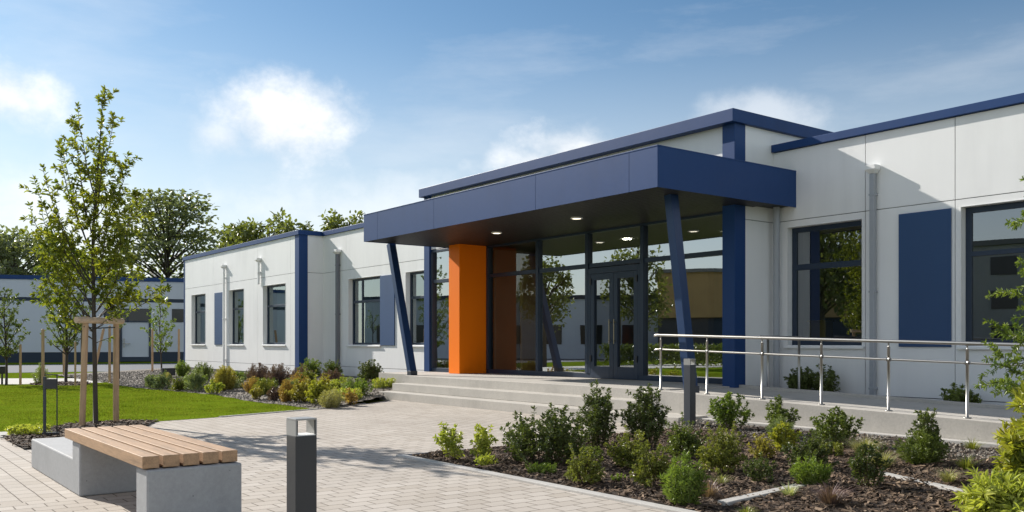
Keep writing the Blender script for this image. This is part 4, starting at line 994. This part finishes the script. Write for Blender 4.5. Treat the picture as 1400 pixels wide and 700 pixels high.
fbox(MB(),f,-26,24,.301,14,5.0,5.2).build('roof',M['roof'],nb); fbox(MB(),f,-26,24,13.7,14,0,4.99).build('wall',M['facade_grey'],nb)
w=fbox(MB(),f,.73,3.55,.10,.16,2.60,3.44).build('window',M['dark_glass'],nb); 
q=MB(); 
for u in (.73,2.1,3.47): fbox(q,f,u,u+.08,.05,.099,2.60,3.44)
fbox(q,f,.81,3.47,.05,.098,2.57,2.65); q.build('frame',M['navy'],w)
w=fbox(MB(),f,4.84,5.62,.10,.16,2.60,3.44).build('window',M['dark_glass'],nb)
d=MB(); fbox(d,f,1.62,1.80,.05,.2,0,2.56); fbox(d,f,3.42,3.55,.05,.2,0,2.56); fbox(d,f,1.80,3.42,.05,.2,0,.30); dr=d.build('door',M['navy'],nb)
fbox(MB(),f,1.80,3.42,.12,.14,.30,2.56).build('pane',M['facade_grey'],dr)
h=MB(); fbox(h,f,1.90,1.96,-.02,.04,.9,1.5); fbox(h,f,1.86,2.3,-.02,.04,1.15,1.19); h.build('handle',M['steel'],dr)

def far_tree(base,h,crown,label,seed,mat='far',n=3400,size=.36,trunk_r=.28,flat=False,group='trees behind the buildings',nblob=34):
    """crown: (rx, ry, z0, z1)"""
    rng=np.random.default_rng(seed); base=np.asarray(base,float); t=thing('broadleaf_tree' if not flat else 'cedar_tree',tuple(base),label,'tree',group)
    rx,ry,z0,z1=crown; tr=MB(); cr=MB(); top=base+UP*(z1-.8)
    tr.tube([base-UP*.2,base+UP*z0*.9+np.array([.1,.1,0]),base+UP*(z0+z1)/2,top],[trunk_r,trunk_r*.75,trunk_r*.45,.05],8)
    per=int(n*.95)//nblob
    for i in range(nblob):
        az=i*2.4+rng.uniform(-.5,.5); f_=(i+.5)/nblob
        if flat:
            zc=z0+(z1-z0)*f_; prof=math.sqrt(max(.02,1-(f_*.97)**2.0)); q=rng.uniform(.25,1.)**.7
            c=base+np.array([math.cos(az)*rx*prof*q,math.sin(az)*ry*prof*q,zc-.35*q]); br=np.array([rx*.34,ry*.34,(z1-z0)*.035+.12])*rng.uniform(.7,1.2)
        else:
            el=math.asin(rng.uniform(-.85,.98)); q=rng.uniform(.45,1.)**.6
            c=base+np.array([math.cos(az)*math.cos(el)*rx*q*.86,math.sin(az)*math.cos(el)*ry*q*.86,(z0+z1)/2+math.sin(el)*(z1-z0)/2*q*.86]); br=np.array([rx,ry,(z1-z0)/2])*rng.uniform(.20,.34)
        a=base+UP*max(z0*.7,(c[2]-base[2])*.72); tr.tube(curve(a,c,UP*.1,5),np.linspace(trunk_r*.3,.03,5),5,False)
        v=rng.normal(0,1,(per,3)); v/=np.linalg.norm(v,axis=1,keepdims=True); v*=rng.random((per,1))**.42
        P=c+v*br; D=v*.8+rng.normal(0,.7,(per,3))
        if flat: D[:,2]*=.35
        cr.leaves(P,D,rng.normal(0,.7,(per,3))+UP,size*1.2*rng.uniform(.55,1.2,per),size*.72*rng.uniform(.6,1.1,per),.1,.1)
    tr.build('trunk',M['bark'],t,smooth=True); cr.build('crown',LM[mat],t); return t
def at(px,w): 
    c=FW+RT*((px-700)/1234.); return (c[0]*w,c[1]*w,0)
far_tree((-82.4,24.0,0),14.6,(7.0,7.0,2.5,14.6),'dark layered cedar-like tree rising over the pale flat building',501,'far',9000,.40,.4,True,nblob=80)
far_tree((-92.5,13.4,0),12,(5.2,5.2,3.0,12.2),'dark rounded tree at the left edge behind the pale flat building',502,'far',5200,.42,.35,nblob=44)
far_tree((-80.2,17.6,0),9,(3.4,3.4,2.5,9.0),'lower tree seen through the young tree behind the pale flat building',503,'far2',3200,.36)
far_tree((-57.2,22.6,0),9.9,(2.9,2.9,4.0,9.9),'light green tree with open crown over the white wing roof',504,'far2',5200,.30,nblob=46)
far_tree((-60.2,22.0,0),9,(1.6,1.6,5.0,8.3),'small crown left of the open-crowned tree over the wing roof',505,'far2',1800,.28,nblob=22)
far_tree((-55.2,24.2,0),9.2,(1.8,1.8,5.0,9.3),'small crown right of the open-crowned tree over the wing roof',506,'far2',2000,.28,nblob=24)
far_tree((-54.7,27.8,0),10.3,(2.2,2.2,5.0,10.2),'light green tree over the roof just left of the canopy',507,'far2',3600,.30,nblob=34)
far_tree((-74.5,27.5,0),8.0,(4.2,4.2,2.0,8.0),'low dark tree under the layered cedar, next to the wing corner',508,'far',3600,.38)
# things the entrance glass and the windows mirror
gb=thing('apartment_building',(-46,-58,0),'grey three-storey block mirrored in the rightmost window','building')
fg=frame_at((-46,-58),(.9,-.43),(-.43,-.9))
fbox(MB(),fg,-16,22,0,12,-.1,10.4).build('wall',M['render_grey'],gb); fbox(MB(),fg,-16.3,22.3,-.3,12.3,10.41,10.9).build('roof_trim',M['roof'],gb); fbox(MB(),fg,-6,2,3,9,10.91,13.0).build('stair_tower',M['render_grey'],gb)
for r_ in range(3):
    for c_ in range(9):
        u=-14+c_*4; fbox(MB(),fg,u,u+2.2,-.06,.0-.005,1.2+r_*3.2,2.9+r_*3.2).build('window',M['dark_glass'],gb)
tb=thing('tan_building',(-46,-28,0),'tan flat-roofed building mirrored in the entrance glass beside the blue post','building')
ft=frame_at((-42.5,-24),(.72,-.69),(-.69,-.72))
fbox(MB(),ft,-3.5,13,0,10,3.0,6.2).build('wall',M['render_tan'],tb); fbox(MB(),ft,-3.5,13,.3,10,-.1,2.99).build('ground_floor',M['far_navy'],tb); fbox(MB(),ft,-3.7,13.2,-.2,10.2,6.21,6.45).build('roof_trim',M['roof'],tb)
lb=thing('long_building',(-60,-14,0),'low pale grey building mirrored in the glass beside the doors','building')
fl=frame_at((-62,-12),(.72,-.69),(-.69,-.72))
fbox(MB(),fl,-4,24,0,10,-.1,4.6).build('wall',M['facade_grey'],lb); [fbox(MB(),fl,u,u+1.7,-.06,-.005,1.1,2.6).build('window',M['dark_glass'],lb) for u in (-3,0.2,3.4,6.6,9.8,13.0,16.2,19.4)]; fbox(MB(),fl,-4.2,24.2,-.2,10.2,4.61,4.9).build('roof_trim',M['far_navy'],lb)
GM='trees mirrored in the windows'
far_tree((-25.5,-11.0,0),8.5,(3.0,3.0,1.8,8.4),'broad tree mirrored in the dark window right of the entrance',511,'far2',4200,.26,.22,group=GM)
far_tree((-33.5,-8.0,0),6.8,(1.9,1.9,1.4,6.8),'slender tree mirrored in the glass right of the doors',512,'far2',2600,.2,.12,group=GM)
far_tree((-36.5,-4.2,0),6.2,(1.5,1.5,1.6,6.2),'slender tree mirrored in the glass left of the doors',513,'far2',2200,.2,.12,group=GM)
hg=MB(); rng=np.random.default_rng(5); n=7000
u=rng.uniform(0,14,n); P=np.column_stack([-37+u*.72+rng.normal(0,.3,n),-9-u*.69+rng.normal(0,.3,n),rng.random(n)**.7*1.1])
hg.leaves(P,rng.normal(0,1,(n,3)),rng.normal(0,1,(n,3)),.16,.09); tag(hg.build('hedge',LM['mid']),'low green hedge mirrored at the bottom of the entrance glass','hedge')

# ------------------------------------------------------------------ sun, sky, camera
SUN=Vector((1,.25,-.62)).normalized()
sl=bpy.data.lights.new('sun','SUN'); sl.energy=4.4; sl.angle=R(.53); sl.color=(1,.945,.865)
so=bpy.data.objects.new('sun',sl); COL.objects.link(so); so.rotation_euler=SUN.to_track_quat('-Z','Y').to_euler()
so.location=(-30,-10,25)
el=math.asin(-SUN.z); az=math.atan2(-SUN.x,-SUN.y)
W=bpy.data.worlds.new('World'); S.world=W; W.use_nodes=True; nt=W.node_tree; nd=nt.nodes; bg=nd['Background']
sky=nd.new('ShaderNodeTexSky'); sky.sky_type='NISHITA'; sky.sun_disc=False; sky.sun_elevation=el; sky.sun_rotation=az
sky.air_density=1.0; sky.dust_density=.45; sky.ozone_density=2.0; sky.altitude=50
tc=nd.new('ShaderNodeTexCoord'); gen=tc.outputs['Generated']
def wm(op,a,b=None,c=None):
    x=nd.new('ShaderNodeMath'); x.operation=op
    for i,v in enumerate((a,b,c)):
        if v is None: continue
        if isinstance(v,(int,float)): x.inputs[i].default_value=v
        else: nt.links.new(v,x.inputs[i])
    return x.outputs[0]
def dot(v):
    x=nd.new('ShaderNodeVectorMath'); x.operation='DOT_PRODUCT'; nt.links.new(gen,x.inputs[0]); x.inputs[1].default_value=v; return x.outputs['Value']
def wnoise(scale,detail,stretch=(1,1,1),rough=.6):
    mp=nd.new('ShaderNodeMapping'); mp.inputs['Scale'].default_value=stretch; nt.links.new(gen,mp.inputs['Vector'])
    x=nd.new('ShaderNodeTexNoise'); x.inputs['Scale'].default_value=scale; x.inputs['Detail'].default_value=detail; x.inputs['Roughness'].default_value=rough; nt.links.new(mp.outputs[0],x.inputs['Vector']); return x.outputs['Fac']
N1=wnoise(9,9,(1,1,1.3),.62); N2=wnoise(3.5,4)
# cloud banks by compass bearing (deg from +y towards -x), elevation, half-width, half-height (deg), density
clouds=[(67.2,13.2,5.4,3.3,.97),(70.6,12.2,3.2,1.9,.6),(82.3,13.5,4.2,2.4,1.2),(85.5,12.2,4,2.4,.9),(49.3,12.0,4.0,2.0,.85),(51.5,11.2,4.0,1.5,.8),(37.8,13.6,4.0,1.5,.42),(110,16,9,4,1.),(128,13,8,4,1.),(150,24,24,9,1.),(195,32,32,17,1.),(245,35,34,18,1.),(300,34,32,17,1.),(352,36,26,14,1.),(215,62,30,16,1.),(62,8.0,14,2.6,.38),(80,6.5,12,4.5,.55)]  # broad banks outside the view are added, unseen, to brighten the shaded facade
mask=None
for (b,e,hw,hh,dn) in clouds:
    b=R(b); e=R(e); d=(-math.sin(b)*math.cos(e),math.cos(b)*math.cos(e),math.sin(e)); s_=(math.cos(b),math.sin(b),0); u_=(math.sin(b)*math.sin(e),-math.cos(b)*math.sin(e),math.cos(e))
    us=wm('MULTIPLY',dot(s_),1/math.sin(R(hw))); vs=wm('MULTIPLY',dot(u_),1/math.sin(R(hh)))
    r2=wm('ADD',wm('MULTIPLY',us,us),wm('MULTIPLY',vs,vs)); r_=wm('SQRT',r2)
    v=wm('ADD',wm('SUBTRACT',1.0,r_),wm('MULTIPLY',wm('SUBTRACT',N1,.5),2.6))
    v=wm('ADD',v,wm('MULTIPLY',wm('SUBTRACT',N2,.5),.8))
    x=nd.new('ShaderNodeMapRange'); x.interpolation_type='SMOOTHSTEP'; nt.links.new(v,x.inputs[0]); x.inputs[1].default_value=-.12; x.inputs[2].default_value=1.1; x.inputs[3].default_value=0; x.inputs[4].default_value=min(1,dn)
    front=wm('GREATER_THAN',dot(d),0.); q=wm('MULTIPLY',x.outputs[0],front)
    mask=q if mask is None else wm('MAXIMUM',mask,q)
wisp=nd.new('ShaderNodeMapRange'); nt.links.new(wnoise(3.2,7,(1,1,4.5),.6),wisp.inputs[0]); wisp.inputs[1].default_value=.5; wisp.inputs[2].default_value=.85; wisp.inputs[4].default_value=.28
mask=wm('MAXIMUM',mask,wisp.outputs[0])
mx=nd.new('ShaderNodeMix'); mx.data_type='RGBA'; nt.links.new(mask,mx.inputs[0]); nm=nd.new('ShaderNodeVectorMath'); nm.operation='SCALE'; nm.inputs['Scale'].default_value=1/8.; nt.links.new(sky.outputs[0],nm.inputs[0])
gm=nd.new('ShaderNodeGamma'); gm.inputs[1].default_value=1.12; nt.links.new(nm.outputs[0],gm.inputs[0])
nm2=nd.new('ShaderNodeVectorMath'); nm2.operation='SCALE'; nm2.inputs['Scale'].default_value=8.; nt.links.new(gm.outputs[0],nm2.inputs[0])
hs=nd.new('ShaderNodeHueSaturation'); hs.inputs['Saturation'].default_value=1.0; hs.inputs['Value'].default_value=.82; tn=nd.new('ShaderNodeVectorMath'); tn.operation='MULTIPLY'; tn.inputs[1].default_value=(.86,1.02,1.03); nt.links.new(nm2.outputs[0],tn.inputs[0]); nt.links.new(tn.outputs[0],hs.inputs['Color'])
veil=nd.new('ShaderNodeMapRange'); veil.interpolation_type='SMOOTHSTEP'; nt.links.new(dot((0,0,1)),veil.inputs[0]); veil.inputs[1].default_value=.36; veil.inputs[2].default_value=.02; veil.inputs[3].default_value=0; veil.inputs[4].default_value=.72
hz=nd.new('ShaderNodeMix'); hz.data_type='RGBA'; nt.links.new(veil.outputs[0],hz.inputs[0]); nt.links.new(hs.outputs[0],hz.inputs[6]); hz.inputs[7].default_value=(7.1,7.15,7.15,1)
nt.links.new(hz.outputs[2],mx.inputs[6])
cc=nd.new('ShaderNodeMix'); cc.data_type='RGBA'; cr_=nd.new('ShaderNodeMapRange'); nt.links.new(N1,cr_.inputs[0]); cr_.inputs[1].default_value=.35; cr_.inputs[2].default_value=.62
nt.links.new(cr_.outputs[0],cc.inputs[0]); cc.inputs[6].default_value=(6.9,7.1,7.35,1); cc.inputs[7].default_value=(8.8,8.8,8.8,1); nt.links.new(cc.outputs[2],mx.inputs[7])
nt.links.new(mx.outputs[2],bg.inputs[0]); bg.inputs[1].default_value=.086

cam=bpy.data.cameras.new('camera'); co=bpy.data.objects.new('camera',cam); COL.objects.link(co); S.camera=co
co.location=(0,0,1.25); co.rotation_euler=(R(90),0,R(52.85)); cam.sensor_width=36; cam.lens=36*1234/1400; cam.shift_y=118/1400
cam.clip_start=.05; cam.clip_end=3000
S.render.engine='CYCLES'; S.cycles.use_denoising=True; S.cycles.max_bounces=8; S.cycles.transparent_max_bounces=12
S.view_settings.view_transform='Standard'; S.view_settings.look='None'; S.view_settings.exposure=.66; S.view_settings.gamma=1; S.view_settings.use_curve_mapping=False
for o in list(bpy.data.objects):
    if '_o' in o: del o['_o']
